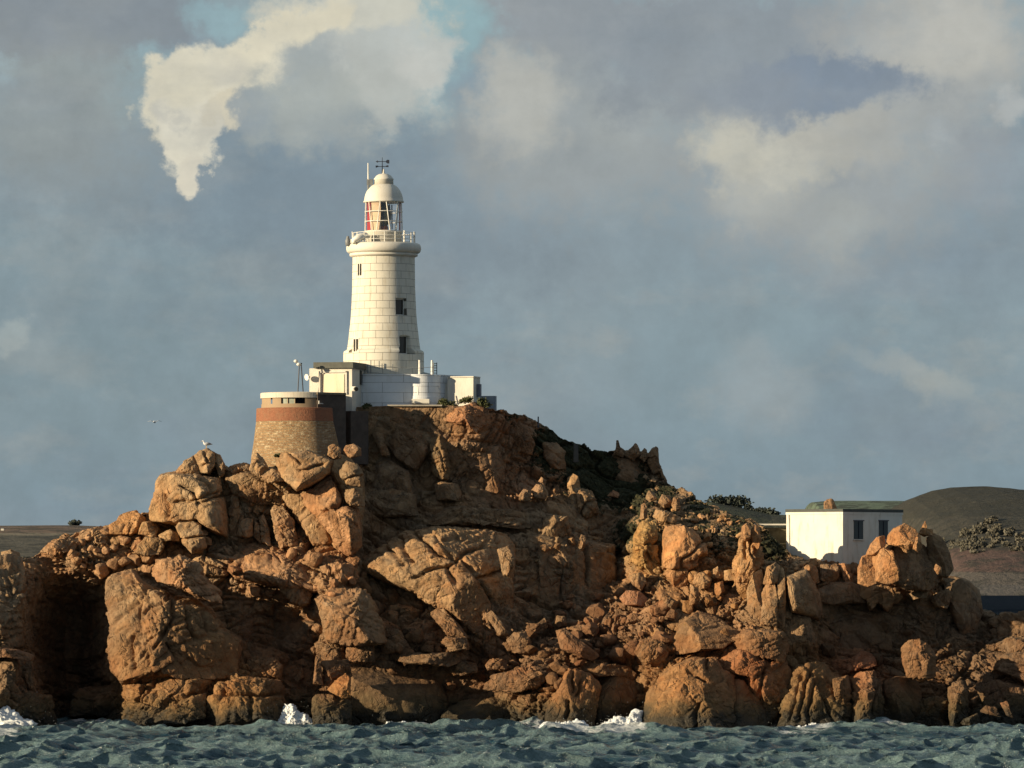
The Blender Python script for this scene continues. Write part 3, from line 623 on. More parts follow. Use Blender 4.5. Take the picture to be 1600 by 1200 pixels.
rock([(345,852),(380,836),(430,850),(500,856),(525,872),(562,900),(582,925),(560,938),(500,928),(440,920),(400,912),(368,905),(344,884)], 'long fractured pink ridge below the shaded hollow', 'rock_ridge', 'rock', out=1.2, th=3.6, b=.9, frac=1.6, fs=1.7, tint=(1.08,.9,.82))
rock([(431,914),(444,906),(478,908),(489,920),(487,945),(470,950),(447,936)], 'pale pink block ending the pink ridge above the shade', 'rock_block', 'rock', out=2.4, th=1.4, frac=1.1)
rock([(490,935),(520,918),(573,920),(586,945),(602,975),(607,1006),(560,1012),(510,1005),(502,968)], 'cracked brown slope of rock left of the central gully', 'rock_slope', 'rock', out=2.6, th=2.8, b=.35, frac=1.3, fs=1.5, k=.5)
# ---- centre
rock([(558,880),(601,846),(632,829),(684,821),(752,826),(792,834),(804,850),(806,880),(803,930),(798,970),(790,994),(752,1000),(714,972),(668,945),(640,925),(600,910),(566,892)],
 'great sunlit central dome crossed by long diagonal cracks', 'rock_dome', 'rock', out=3.4, th=5, a=-.05, b=0.45, frac=.95, k=.5, fs=2.0,
 cracks=[[(645,902),(698,884),(720,870),(760,845)],[(645,830),(682,865),(716,872)],[(600,848),(628,884)],[(726,874),(748,905),(765,930),(796,975)],[(620,838),(640,880)],[(748,905),(790,890)],[(698,884),(712,912)]], fac=6, tint=(1.08,1.0,.9))
rock([(776,858),(795,852),(806,872),(802,905),(786,900)], 'upright pale rib on the right side of the central dome', 'rock_rib', 'rock', out=4.4, th=2.4, Y=-4.6)
rock([(668,956),(681,945),(697,954),(716,972),(734,998),(700,996)], 'thin sunlit flake at the foot of the central dome', 'rock_flake', 'rock', out=1.8, th=.7)
rock([(757,960),(768,952),(785,972),(795,992),(780,994)], 'leaning sunlit splinter at the lower right of the central dome', 'rock_flake', 'rock', out=3.2, th=.7)
rock([(687,1003),(697,995),(730,994),(734,1016),(703,1019)], 'tilted brown block lying below the central dome', 'rock_block', 'rock', out=2.4, th=1.2, k=.42)
rock([(790,1000),(802,988),(822,986),(832,1004),(822,1022),(800,1020)], 'brown boulder right below the central dome', out=1.6)
rock([(812,985),(820,972),(840,974),(852,964),(858,980),(842,990),(820,992)], 'pointed boulder at the mouth of the central recess', out=1.6)
rock([(864,970),(868,960),(884,962),(886,978),(872,982)], 'small round boulder right of the pointed one in the recess mouth', out=1.4)
rock([(845,838),(849,810),(862,803),(888,806),(893,836),(870,842)], 'block with a sunlit left face and black right face on the shaded cliff top', 'rock_block', 'rock', out=1.6, th=1.5, a=.25, k=.42)
rock([(796,838),(845,832),(880,838),(930,846),(962,850),(966,900),(962,950),(900,966),(830,958),(808,930)], 'wide dark columnar cliff face right of the central dome', 'rock_cliff', 'rock', out=1.2, th=2.6, a=0.4, b=.1, frac=.5, k=.42, tint=(.62,.58,.52), cracks=[[(836,850),(836,940)],[(872,846),(874,950)],[(918,852),(918,950)]], fac=2, Y=5.0)
rock([(924,862),(926,844),(936,842),(942,850),(936,868)], 'thin sunlit block set on the edge of the dark columnar cliff', 'rock_block', 'rock', out=2, th=.7)
rock([(903,848),(908,834),(916,838),(914,856),(906,862)], 'tiny sunlit tooth on the rim of the dark columnar cliff', 'rock_tooth', 'rock', out=2, th=.5)
rock([(885,764),(886,747),(895,739),(904,744),(908,765),(896,770)], 'egg-shaped stone balanced like a head above the ribbed rock', out=1.6, th=.9, frac=.3, tint=(1.2,1.1,.9))
rock([(878,763),(890,765),(905,762),(926,765),(934,785),(936,803),(915,815),(900,812),(889,790)], 'ribbed tan rock under the egg-shaped stone', 'rock_outcrop', 'rock', out=1.8, th=1.5, cracks=[[(905,775),(915,790),(905,812)],[(892,768),(902,795)],[(920,780),(908,805)]])
rock([(830,766),(838,756),(850,758),(858,772),(852,782),(834,780)], 'pink lumps peeping from the shade left of the egg-shaped stone', out=1.6)
rock([(810,775),(818,762),(830,766),(830,782),(815,786)], 'dim ochre lump left of the pink lumps', out=1.4)
rock([(840,752),(846,744),(855,750),(852,760)], 'little ochre stone above the pink lumps', out=1.6)
rock([(948,775),(958,765),(969,770),(966,779)], 'pink triangular stone alone on the dark turf', out=1, tint=(1.3,.95,.85))
rock([(1003,745),(1008,740),(1013,745),(1010,751)], 'tiny pale stone under the jagged crag', out=1)
rock([(1012,751),(1020,747),(1028,750),(1024,754)], 'small flat pale stone under the jagged crag', out=1)
# ---- upper cliff
rock([(682,648),(700,640),(722,634),(742,627),(758,645),(762,662),(747,679),(730,668),(712,664),(690,657)], 'orange crag lit by the sun directly below the small white cube building', 'rock_crag', 'rock', out=1.2, th=2, frac=1.5, fs=1.1, tint=(1.2,.88,.7))
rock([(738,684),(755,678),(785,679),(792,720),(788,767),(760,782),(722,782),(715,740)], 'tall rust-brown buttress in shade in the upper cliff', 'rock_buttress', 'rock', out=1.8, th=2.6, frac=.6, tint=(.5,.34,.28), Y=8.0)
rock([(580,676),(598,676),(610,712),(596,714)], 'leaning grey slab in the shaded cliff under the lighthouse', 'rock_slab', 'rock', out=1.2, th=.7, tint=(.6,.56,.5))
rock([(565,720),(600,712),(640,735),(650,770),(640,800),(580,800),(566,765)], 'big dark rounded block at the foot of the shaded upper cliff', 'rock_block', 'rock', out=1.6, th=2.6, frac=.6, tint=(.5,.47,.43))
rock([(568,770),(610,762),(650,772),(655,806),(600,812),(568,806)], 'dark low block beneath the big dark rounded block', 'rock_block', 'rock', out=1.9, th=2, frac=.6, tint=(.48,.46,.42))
rock([(670,682),(690,678),(700,700),(705,748),(690,752),(674,740)], 'olive upright slab in the middle of the shaded upper cliff', 'rock_slab', 'rock', out=1.2, th=1, tint=(.6,.58,.38))
rock([(678,756),(690,752),(716,756),(722,770),(720,784),(682,782)], 'grey pillow-shaped block at the base of the shaded upper cliff', 'rock_block', 'rock', out=1.6, th=1.2, frac=.4, tint=(.68,.64,.58))
rock([(600,655),(640,642),(672,660),(672,712),(650,740),(620,720),(602,690)], 'broad dark red-brown buttress right under the lighthouse', 'rock_buttress', 'rock', out=1.2, th=2.4, frac=.7, tint=(.58,.46,.40))
rock([(800,660),(822,665),(836,690),(832,712),(808,706),(798,680)], 'dim reddish block near the right end of the upper cliff', 'rock_block', 'rock', out=1, tint=(.68,.52,.45))
rock([(846,690),(870,690),(884,705),(886,735),(862,735),(848,715)], 'dark block at the edge of the green slope', 'rock_block', 'rock', out=1, tint=(.58,.5,.44))
rock([(660,798),(720,790),(800,796),(846,806),(840,826),(700,822),(662,816)], 'long low dark ledge above the central dome', 'rock_ledge', 'rock', out=2.4, th=2.5, b=.5, tint=(.55,.52,.46))
# jagged crag on the skyline
rock([(938,712),(952,704),(962,702),(990,704),(1020,708),(1032,724),(1046,758),(1030,775),(980,772),(945,750)], 'dark jagged crag mass on the right-hand skyline, under its four spires', 'rock_crag', 'rock', Y=16, th=2.4, tint=(.5,.4,.35), b=.2, frac=1.2, fs=1.2)
for pp, lb in (([(957,712),(962,700),(963,688),(966,687),(969,698),(978,704),(974,716)], 'tallest thin spire at the left end of the jagged crag'), ([(974,712),(982,702),(988,697),(993,691),(998,696),(1001,712),(990,722)], 'blunt second spire of the jagged crag'),
  ([(998,716),(1001,706),(1007,699),(1011,703),(1014,716),(1006,724)], 'small third tooth of the jagged crag'), ([(1010,722),(1012,708),(1018,700),(1025,696),(1029,700),(1030,720),(1034,738),(1020,742)], 'square right-hand spire of the jagged crag above the steep drop')):
    rock(pp, lb, 'crag_spire', 'rock', Y=15.8, th=1.0, frac=.9, tint=(.5,.4,.35), b=0, fs=.8)
rock([(352,740),(358,728),(378,722),(398,728),(404,745),(380,752)], 'pinkish rock on the skyline left of the foot of the gun tower', 'boulder', Y=2.4, th=1.4)
rock([(388,735),(394,712),(402,706),(412,716),(424,738),(408,748)], 'small orange rock leaning on the left foot of the gun tower', 'boulder', Y=-.4, th=1.0)
rock([(404,742),(420,730),(440,736),(446,752),(420,756)], 'low orange rock under the middle of the gun tower foot', 'boulder', Y=-.8, th=1.0)
# ---- right-centre
rock([(988,838),(1002,815),(1013,807),(1025,811),(1028,845),(1031,885),(1021,902),(1007,893),(984,879),(988,864)], 'yellow lichen-streaked pillar left of the big orange slab', 'rock_pillar', 'rock', out=2.6, th=1.8, frac=1.2, tint=(1.15,1.05,.55), cracks=[[(990,850),(1026,848)],[(1010,865),(1022,890)]])
rock([(999,812),(1002,789),(1008,785),(1012,792),(1012,812)], 'thin finger of rock standing on the yellow pillar', 'rock_pillar', 'rock', out=2.4, th=.6)
rock([(1034,835),(1040,821),(1065,818),(1087,831),(1103,846),(1106,868),(1090,885),(1076,896),(1072,928),(1054,932),(1047,910),(1034,900)], 'big smooth orange slab standing upright right of the yellow pillar', 'rock_slab', 'rock', out=3.0, th=2.2, frac=.6, tint=(1.3,.98,.72), cracks=[[(1102,848),(1068,876),(1066,890)],[(1036,895),(1075,894)],[(1085,880),(1104,870)]])
rock([(980,899),(1004,893),(1011,910),(1002,924),(988,914)], 'angular tan block at the foot of the yellow pillar', 'rock_block', 'rock', out=2.8, th=1)
for pp, lb in (([(1008,778),(1012,766),(1022,767),(1028,780),(1015,786)], 'little boulder topping the pile above the yellow pillar'), ([(1028,785),(1034,772),(1048,774),(1052,790),(1038,796)], 'round pink boulder in the pile above the big orange slab'), ([(1048,790),(1052,776),(1062,777),(1064,794),(1054,800)], 'right-hand round boulder of the pile above the big orange slab'), ([(1016,808),(1024,794),(1046,798),(1060,806),(1056,818),(1030,816)], 'broken base of the pile directly above the big orange slab')):
    rock(pp, lb, out=2.2, frac=1.2)
rock([(1082,912),(1084,897),(1100,893),(1112,905),(1110,920),(1092,922)], 'rounded brown boulder right under the big orange slab', out=2.2)
rock([(1076,946),(1078,912),(1092,918),(1094,945)], 'upright olive block under the rounded brown boulder', 'rock_block', 'rock', out=2)
rock([(1112,906),(1114,888),(1122,884),(1129,906)], 'small brown shark-fin rock between the orange slab and the stacked pinnacle', 'rock_fin', 'rock', out=1.8, th=.8)
rock([(1115,928),(1117,912),(1130,907),(1133,924),(1122,932)], 'small bright orange cube left of the stacked pinnacle foot', 'rock_block', 'rock', out=2, th=.8, tint=(1.3,.95,.5))
rock([(1131,908),(1131,891),(1147,888),(1149,908)], 'square ochre block at the left foot of the stacked pinnacle', 'rock_block', 'rock', out=2.4, th=.9, k=.4)
rock([(1144,884),(1152,848),(1160,832),(1186,834),(1193,860),(1194,880),(1176,898),(1167,922),(1150,922),(1146,906)], 'stacked pinnacle left of the white hut, ribbed body', 'rock_pinnacle', 'rock', Y=-2.6, th=1.9, frac=1.0, tint=(1.15,.95,.7), cracks=[[(1165,838),(1160,870)],[(1175,840),(1178,885)],[(1186,850),(1184,880)]])
rock([(1157,840),(1159,822),(1167,817),(1174,822),(1173,842),(1164,846)], 'left-hand rounded stone crowning the stacked pinnacle', Y=-2.6, th=.9, frac=.3, tint=(1.35,.98,.65))
rock([(1171,832),(1178,819),(1186,822),(1190,845),(1184,860),(1176,850)], 'right-hand taller stone crowning the stacked pinnacle', Y=-2.2, th=.9, frac=.3, tint=(1.3,.98,.65))
rock([(1166,922),(1176,898),(1192,886),(1196,920),(1190,950),(1188,978),(1168,974)], 'leftmost of the grey-tan columns below the white hut', 'rock_column', 'rock', Y=-4.6, th=1.8, frac=.6, k=.5)
rock([(1186,978),(1188,930),(1196,912),(1210,908),(1216,930),(1214,982)], 'middle and smoothest of the grey-tan columns below the white hut', 'rock_column', 'rock', Y=-4.9, th=1.6, frac=.4, k=.45)
rock([(1192,912),(1198,886),(1212,878),(1220,884),(1214,912),(1202,916)], 'short knob on top of the grey-tan columns', Y=-4.2, th=1.2)
rock([(1211,985),(1213,920),(1214,880),(1225,888),(1228,930),(1226,986)], 'rightmost slim column beside the dark joint below the white hut', 'rock_column', 'rock', Y=-4.4, th=1.4, frac=.4, k=.45)
rock([(1227,900),(1245,893),(1260,889),(1273,911),(1282,926),(1286,956),(1281,970),(1234,957),(1227,928)], 'large block with a sunlit left edge and dark right face below the hut', 'rock_block', 'rock', Y=-3.8, th=2.2, a=0.85, k=.42, frac=.35, fac=0)
rock([(1223,982),(1232,958),(1266,962),(1271,982),(1280,1010),(1278,1036),(1224,1036)], 'shadow-streaked block under the large dark-faced block', 'rock_block', 'rock', out=1.2, th=2, a=0.5)
rock([(1256,885),(1262,881),(1276,884),(1281,910),(1270,916),(1258,900)], 'small orange upright stone below the left corner of the hut', out=1.8, th=.9, tint=(1.2,.95,.7))
rock([(1282,882),(1310,880),(1312,906),(1292,914),(1280,908)], 'row of dim stones under the middle of the hut wall', 'boulder', out=1.2)
rock([(1310,880),(1326,880),(1333,900),(1330,914),(1318,908)], 'pinkish stone below the right corner of the hut', out=1.6, tint=(1.2,.92,.8))
rock([(1276,920),(1300,909),(1329,908),(1357,922),(1357,942),(1300,946),(1278,940)], 'flat dark rock table below the hut', 'rock_table', 'rock', out=1.2, th=1.4, a=0.4, frac=.3, tint=(.55,.5,.48), Y=-0.6)
# balanced group right of the hut
rock([(1340,912),(1340,888),(1347,868),(1362,865),(1369,885),(1369,913),(1355,918)], 'lower left stone of the orange group in front of the hut', Y=-3.6, th=1.5, frac=.35, tint=(1.3,.98,.68))
rock([(1362,905),(1362,866),(1380,854),(1396,860),(1405,890),(1404,908),(1390,914),(1374,912)], 'tallest egg-like stone of the orange group in front of the hut', Y=-4.0, th=1.7, frac=.4, tint=(1.3,.98,.66))
rock([(1352,868),(1360,850),(1370,839),(1383,836),(1384,852),(1376,864),(1362,870)], 'leaning shoulder stone overlapping the hut wall', Y=-3.0, th=1.1, frac=.3, tint=(1.35,.98,.66))
rock([(1384,850),(1387,836),(1396,825),(1414,817),(1430,826),(1439,840),(1432,853),(1420,860),(1404,855)], 'capstone balanced on the orange group, rounded on top', Y=-3.4, th=1.4, frac=.3, tint=(1.3,1.0,.72), k=.5)
rock([(1426,858),(1426,844),(1432,838),(1439,842),(1441,856),(1434,863)], 'small oval stone hanging at the right end of the capstone', Y=-3.6, th=.6, frac=.2, tint=(1.3,.98,.68))
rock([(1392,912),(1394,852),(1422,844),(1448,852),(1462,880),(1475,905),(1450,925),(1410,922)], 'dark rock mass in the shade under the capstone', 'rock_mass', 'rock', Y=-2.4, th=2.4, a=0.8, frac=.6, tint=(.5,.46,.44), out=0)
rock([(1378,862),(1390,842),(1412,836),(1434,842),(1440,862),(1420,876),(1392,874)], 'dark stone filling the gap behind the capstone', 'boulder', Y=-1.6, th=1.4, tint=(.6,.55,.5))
rock([(1434,834),(1440,824),(1446,812),(1449,826),(1459,827),(1459,836),(1444,840)], 'small pointed spire right of the capstone', 'rock_spire', 'rock', Y=-1.2, th=.7, tint=(1.25,1.0,.7))
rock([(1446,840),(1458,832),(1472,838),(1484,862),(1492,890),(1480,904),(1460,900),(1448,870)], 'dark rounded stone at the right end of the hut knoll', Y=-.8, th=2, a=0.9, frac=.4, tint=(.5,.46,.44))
rock([(1458,890),(1462,880),(1472,886),(1472,897),(1464,898)], 'sunlit sliver on the dark rounded stone at the end of the knoll', 'rock_flake', 'rock', Y=-2.4, th=.4, tint=(1.2,.95,.7))
rock([(1328,922),(1350,911),(1407,918),(1410,935),(1386,958),(1377,952),(1368,940),(1360,956),(1352,940)], 'pale fluted ledge under the orange group', 'rock_ledge', 'rock', out=2.4, th=1.6, tint=(1.05,.92,.78))
rock([(1414,930),(1430,922),(1452,924),(1448,934),(1425,938)], 'sunlit flat stone on the rim of the dark right-hand cliff', out=1.8, th=1)
rock([(1452,938),(1462,926),(1484,918),(1488,935),(1480,952),(1462,950)], 'pale broken stones at the right end of the cliff rim', 'rock_outcrop', 'rock', out=1.8, th=1)
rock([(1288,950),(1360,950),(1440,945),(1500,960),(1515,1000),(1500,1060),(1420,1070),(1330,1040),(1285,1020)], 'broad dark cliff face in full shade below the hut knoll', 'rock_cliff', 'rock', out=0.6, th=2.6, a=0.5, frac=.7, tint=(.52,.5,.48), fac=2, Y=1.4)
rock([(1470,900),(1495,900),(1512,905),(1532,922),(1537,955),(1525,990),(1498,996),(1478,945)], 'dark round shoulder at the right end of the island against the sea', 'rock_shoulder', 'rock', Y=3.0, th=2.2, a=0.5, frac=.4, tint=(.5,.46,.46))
rock([(1408,1012),(1420,1000),(1437,997),(1453,1008),(1462,1020),(1463,1058),(1440,1066),(1416,1058),(1409,1035)], 'pock-marked upright boulder with a pale spot alone in the dark lower right', 'boulder', Y=-6.2, th=1.6, frac=.8, tint=(1.1,.92,.75))
# ---- right waterline
rock([(990,1146),(1004,1115),(1010,1082),(1025,1062),(1047,1042),(1082,1026),(1120,1028),(1130,1046),(1155,1055),(1180,1078),(1192,1100),(1205,1120),(1195,1146)],
 'massive orange headland block at the water right of centre, olive near the sea', 'rock_buttress', 'rock', out=3.2, th=4.2, a=.05, b=.35, frac=.8, k=.5, fs=1.9, cracks=[[(1104,1010),(1106,1040)],[(1154,1055),(1156,1120),(1150,1140)],[(1085,1140),(1090,1100)],[(1020,1065),(1080,1048),(1100,1060)]])
rock([(1102,1146),(1104,1124),(1112,1118),(1118,1126),(1120,1146)], 'small round-topped stone at the sea in the notch of the orange block', out=4.6, th=.8, frac=.3)
rock([(1118,1040),(1128,1018),(1160,1012),(1200,1030),(1232,1034),(1244,1060),(1228,1092),(1204,1104),(1178,1096),(1158,1058)], 'red-stained rock with dark streaks above the massive orange block', 'rock_outcrop', 'rock', out=2.4, th=2.6, a=.1, tint=(1.35,.92,.62), cracks=[[(1156,1050),(1190,1095)],[(1200,1040),(1184,1090)]])
rock([(1050,1004),(1060,975),(1090,954),(1118,962),(1140,975),(1165,990),(1130,1014),(1052,1024)], 'worn olive-brown dome left of the grey-tan columns', 'rock_dome', 'rock', out=2.6, th=2.4, b=.4, frac=.6, tint=(.9,.76,.56))
rock([(1140,1000),(1168,982),(1225,986),(1235,1010),(1225,1036),(1180,1028),(1150,1018)], 'brown shelf beneath the grey-tan columns', 'rock_shelf', 'rock', out=2.4, th=2, b=.4, tint=(.9,.75,.58))
rock([(966,934),(978,922),(1000,923),(1016,938),(1008,948),(976,946)], 'smooth red-brown mound on top of the rubble field', 'boulder', out=1.8, th=1.6, frac=.35, tint=(1.1,.72,.62))
rock([(868,985),(882,981),(905,998),(942,1026),(928,1034),(875,1014)], 'large tilted slab lying in the rubble field', 'rock_slab', 'rock', out=2.6, th=.9, frac=.4, tint=(.95,.8,.68))
rock([(1026,925),(1030,915),(1050,935),(1066,945),(1064,956),(1040,948)], 'split boulder right of the red-brown mound', out=1.6)
rock([(850,1140),(852,1108),(872,1075),(882,1050),(892,1040),(922,1052),(940,1072),(936,1090),(928,1140)], 'golden ribbed rock rising from the surf at the bottom centre', 'rock_outcrop', 'rock', out=2.6, th=2.6, frac=.8, tint=(1.15,.88,.55), cracks=[[(895,1045),(895,1080)],[(912,1052),(900,1088)],[(885,1095),(883,1125)]])
rock([(925,1070),(945,1045),(985,1045),(1010,1070),(1012,1110),(1000,1140),(925,1142)], 'dark block in shade between the golden ribbed rock and the orange block', 'rock_block', 'rock', out=.2, th=2.0, a=0.3, frac=.4, tint=(.6,.48,.38), Y=-4.6)
rock([(905,1046),(920,1036),(960,1036),(985,1042),(990,1058),(960,1056),(930,1058)], 'sunlit lumpy rim above the dark block in the surf', 'rock_ledge', 'rock', out=2.2, th=1.4)
rock([(990,1020),(1000,1000),(1030,998),(1050,1015),(1040,1035),(1005,1040)], 'angular brown blocks left of the olive-brown dome', 'rock_outcrop', 'rock', out=1.8, frac=1.3)
rock([(1208,1144),(1215,1105),(1232,1062),(1240,1044),(1256,1037),(1293,1034),(1308,1055),(1322,1090),(1318,1144)], 'fluted olive and ochre rock at the water below the block streaked with shadow', 'rock_outcrop', 'rock', out=2.4, th=2.6, b=.4, frac=1.0, tint=(.98,.86,.5), cracks=[[(1250,1050),(1228,1130)],[(1275,1060),(1262,1130)],[(1280,1060),(1305,1130)],[(1265,1045),(1245,1130)]])
rock([(1300,1060),(1326,1054),(1332,1090),(1330,1144),(1304,1144)], 'dark slab at the water right of the fluted rock', 'rock_slab', 'rock', out=1.8, th=1.6, a=0.7, tint=(.72,.6,.42))
rock([(1328,1060),(1340,1050),(1366,1046),(1379,1062),(1382,1144),(1330,1144),(1328,1090)], 'half-lit boulder with a shadow across it at the lower right waterline', out=2.2, th=2, a=.1, cracks=[[(1376,1062),(1362,1120)]])
rock([(1296,1040),(1304,1030),(1330,1028),(1347,1015),(1366,1022),(1372,1040),(1345,1048),(1310,1056)], 'rusty red hummock above the half-lit boulder', 'rock_hump', 'rock', out=2.2, th=1.8, tint=(1.2,.76,.58))
rock([(1379,1066),(1400,1056),(1434,1058),(1442,1085),(1432,1144),(1382,1144)], 'dark drum-shaped boulder under the pock-marked boulder', out=1.6, th=2.4, a=0.4, frac=.3, tint=(.6,.52,.38), Y=-5.6)
rock([(1430,1094),(1460,1086),(1484,1092),(1488,1144),(1430,1144)], 'low dark block at the waterline right of the drum-shaped boulder', 'rock_block', 'rock', out=1.6, th=2, a=.2, tint=(.6,.52,.38), Y=-4.6)
rock([(1482,1076),(1488,1066),(1502,1063),(1511,1080),(1514,1110),(1500,1144),(1484,1144)], 'dome-topped boulder with a lit left shoulder at the lower right', out=2.2, th=1.8, a=.1, Y=-6.6)
rock([(1505,1080),(1540,1060),(1620,1070),(1680,1080),(1680,1146),(1500,1146)], 'big dark sloping rock at the lower right corner of the shore', 'rock_mass', 'rock', out=1.2, th=3.4, a=0.2, frac=.6, tint=(.6,.45,.38), Y=-3.4)
rock([(1528,1112),(1540,1102),(1556,1104),(1566,1122),(1550,1118)], 'bright pink feldspar flake on the big dark corner rock', 'rock_flake', 'rock', out=3.4, th=.5, tint=(1.5,.95,.85))
rock([(1562,1098),(1574,1094),(1578,1106),(1584,1124),(1572,1118)], 'second pink feldspar flake on the corner rock, upright', 'rock_flake', 'rock', out=3.4, th=.5, tint=(1.5,.95,.85))
rock([(1496,1132),(1510,1120),(1528,1114),(1532,1126),(1520,1136)], 'tan wedge at the waterline before the corner rock', 'boulder', out=3.4, th=.8)
rock([(1552,1046),(1560,1030),(1572,1021),(1612,1017),(1640,1030),(1640,1080),(1600,1072),(1575,1058)], 'cracked brown boulder at the right edge of the picture', out=2.6, th=2, frac=1.2)
rock([(1557,1006),(1574,996),(1605,997),(1640,1002),(1640,1020),(1580,1024),(1566,1020)], 'tan block on the skyline at the right edge', out=2.2, th=1.6)
rock([(1288,795),(1287,783),(1293,777),(1303,778),(1307,788),(1312,815),(1320,880),(1276,880)], 'weathered rock pinnacle rising behind the hut roof', 'rock_pinnacle', 'rock', Y=9.5, th=1.6, frac=.5, tint=(1.2,.95,.72), b=0)

rock([(1536,1000),(1542,968),(1560,958),(1600,954),(1680,960),(1680,1030),(1560,1030)], 'dark broken rock closing the island at the right edge of the picture', 'rock_mass', 'rock', Y=4.0, th=2.6, a=.4, frac=1.2, tint=(.6,.5,.45))
# ---- loose stones: a few shapes baked once, copied and turned
BASES = []
for i in range(7):
    D, F = ICO[4]; rg = np.random.RandomState(50 + i); P = D.copy() * np.array((1, .8, rg.uniform(.55, .8)))
    for j in range(11):
        n = rg.normal(size=3); n /= np.linalg.norm(n); h = P @ n; t = np.maximum(h - h.max() * rg.uniform(.55, .8), 0); P -= n[None] * t[:, None] * .96
    P += D * (.05 * fbm(P * 2 + i * 9, 4, i))[:, None]
    P[:, 2] -= P[:, 2].min() * .5
    BASES.append((P, F))
REG = [  # polygon-ish boxes: x0,x1,y0,y1,count,size range m, tint, label, group
 (850,1050,925,1035,56,(.3,1.0),(.8,.64,.56),'loose angular boulder in the rubble field right of the central recess','boulders of the central rubble field'),
 (610,860,985,1050,32,(.35,.95),(.7,.6,.5),'loose boulder strewn on the terrace below the central dome','boulders of the terrace below the central dome'),
 (70,250,828,895,38,(.35,.95),(1.1,.95,.85),'broken pink stone on the sunlit left shoulder of the island','broken stones of the left shoulder'),
 (360,590,862,930,26,(.35,.9),(1.08,.9,.8),'broken pink stone on the ridge below the gun tower','broken stones of the pink ridge'),
 (985,1230,790,860,16,(.25,.55),(1.1,.95,.75),'stone showing through the turf on the slope down to the hut','stones in the turf above the hut'),
 (1070,1170,900,1000,24,(.35,.9),(1.08,.85,.6),'orange stone in the gully left of the grey-tan columns','stones of the orange gully'),
 (700,1000,1030,1075,16,(.35,.9),(.75,.62,.5),'boulder on the low shore shelf in the bottom centre','boulders of the low shore shelf'),
 (1290,1500,925,1040,10,(.4,1.0),(.6,.56,.52),'dark boulder lying on the shaded cliff below the hut','boulders of the shaded right cliff'),
 (800,960,838,860,10,(.25,.6),(1.0,.9,.75),'small stone on the rim of the shaded columnar cliff','stones of the columnar cliff rim'),
 (1075,1200,800,830,12,(.25,.5),(1.12,.98,.85),'pale stone along the skyline ridge running down to the hut','stones of the skyline ridge'),
 (1240,1345,876,900,10,(.3,.7),(1.1,.92,.75),'stone packed under the base of the white hut','stones under the hut')]
rg = np.random.RandomState(77)
for (x0, x1, y0, y1, cnt, sr, tn, lb, gp) in REG:
    me_list = []
    for bi, (P, F) in enumerate(BASES):
        c = np.array(tn) * (1 + .12 * ((bi % 3) - 1)); me_list.append(None)
    k = 0
    while k < cnt:
        px = rg.uniform(x0, x1); py = rg.uniform(y0, y1)
        if py < crest(px) + 7: py = crest(px) + 7 + rg.uniform(0, 8)
        s = rg.uniform(0, 1) ** 1.8 * (sr[1] - sr[0]) + sr[0]
        Y = float(bodyY(px, py)[0]) - .25 * s - .1
        bi = rg.randint(7)
        if me_list[bi] is None:
            P, F = BASES[bi]; o = mk('loose_stone', P, F, GRAN, None, False, {'tint': np.repeat((np.array(tn) * (1 + .12 * ((bi % 3) - 1)))[None], len(P), 0), 'turf': np.zeros(len(P))}, base=False)
            tag(o, lb, 'stone', gp); me_list[bi] = o
        else:
            o = me_list[bi].copy(); COL.objects.link(o)
        o.location = W(px, py, Y); o.location.z -= .3 * s; o.scale = (s * rg.uniform(.8, 1.3), s * rg.uniform(.8, 1.2), s * rg.uniform(.7, 1.2))
        o.rotation_euler = (rg.uniform(-.5, .5), rg.uniform(-.6, .6), rg.uniform(0, 6.28)); k += 1
# ================================================================ buildings
# painted masonry, weathered
def painted(name, c, course=None, rad=0.0, cz=(0, 0, 0), dirt=(.42, .33, .2, .35), rough=.75):
    m = MT(name); pos = m.n('ShaderNodeNewGeometry').outputs['Position']
    col = m.mix(m.ramp(m.noise(.6, 6, .6), .35, .65), tuple(v * .94 for v in c), tuple(min(.86, v * 1.04) for v in c))
    col = m.mix(m.ramp(m.noise(1.3, 8, .72, sc=(1.5, 1.5, .3), off=(3, 1, 4)), .50, .72, 0, dirt[3]), col, tuple(dirt[:3]))
    h = m.math('MULTIPLY', m.noise(7, 6, .6), .5)
    if course:
        s = m.n('ShaderNodeSeparateXYZ'); m.l(pos, s.inputs[0])
        ang = m.math('ARCTAN2', m.math('SUBTRACT', s.outputs[0], cz[0]), m.math('MULTIPLY', m.math('SUBTRACT', s.outputs[1], cz[1]), -1.0))
        cb_ = m.n('ShaderNodeCombineXYZ'); m.l(m.math('MULTIPLY', ang, rad), cb_.inputs[0]); m.l(m.math('SUBTRACT', s.outputs[2], cz[2]), cb_.inputs[1])
        br = m.n('ShaderNodeTexBrick'); m.l(cb_.outputs[0], br.inputs['Vector']); br.inputs['Scale'].default_value = 1
        br.inputs['Brick Width'].default_value = course[0]; br.inputs['Row Height'].default_value = course[1]; br.inputs['Mortar Size'].default_value = .014; br.inputs['Mortar Smooth'].default_value = .5
        br.inputs['Color1'].default_value = (1, 1, 1, 1); br.inputs['Color2'].default_value = (.97, .97, .96, 1)
        f = br.outputs['Fac']; col = m.mix(1.0, col, br.outputs['Color'], 'MULTIPLY')
        col = m.mix(m.math('MULTIPLY', f, .30), col, (.42, .36, .26))
        h = m.math('SUBTRACT', h, m.math('MULTIPLY', f, .8))
    m.bump(h, .02, .7)
    return m.done(col, rough)
LY = 13.0
def lx(px): return WX(px, LY)
def lz(py): return WZ(py, LY)
pm = ppm(LY); CXL = lx(599.5)
WHT = painted('white_paint_tower', (.68, .64, .535), (1.12, .60), 2.75, (CXL, LY, lz(600)), dirt=(.42, .33, .2, .5))
WH2 = painted('white_paint_plain', (.68, .64, .545))
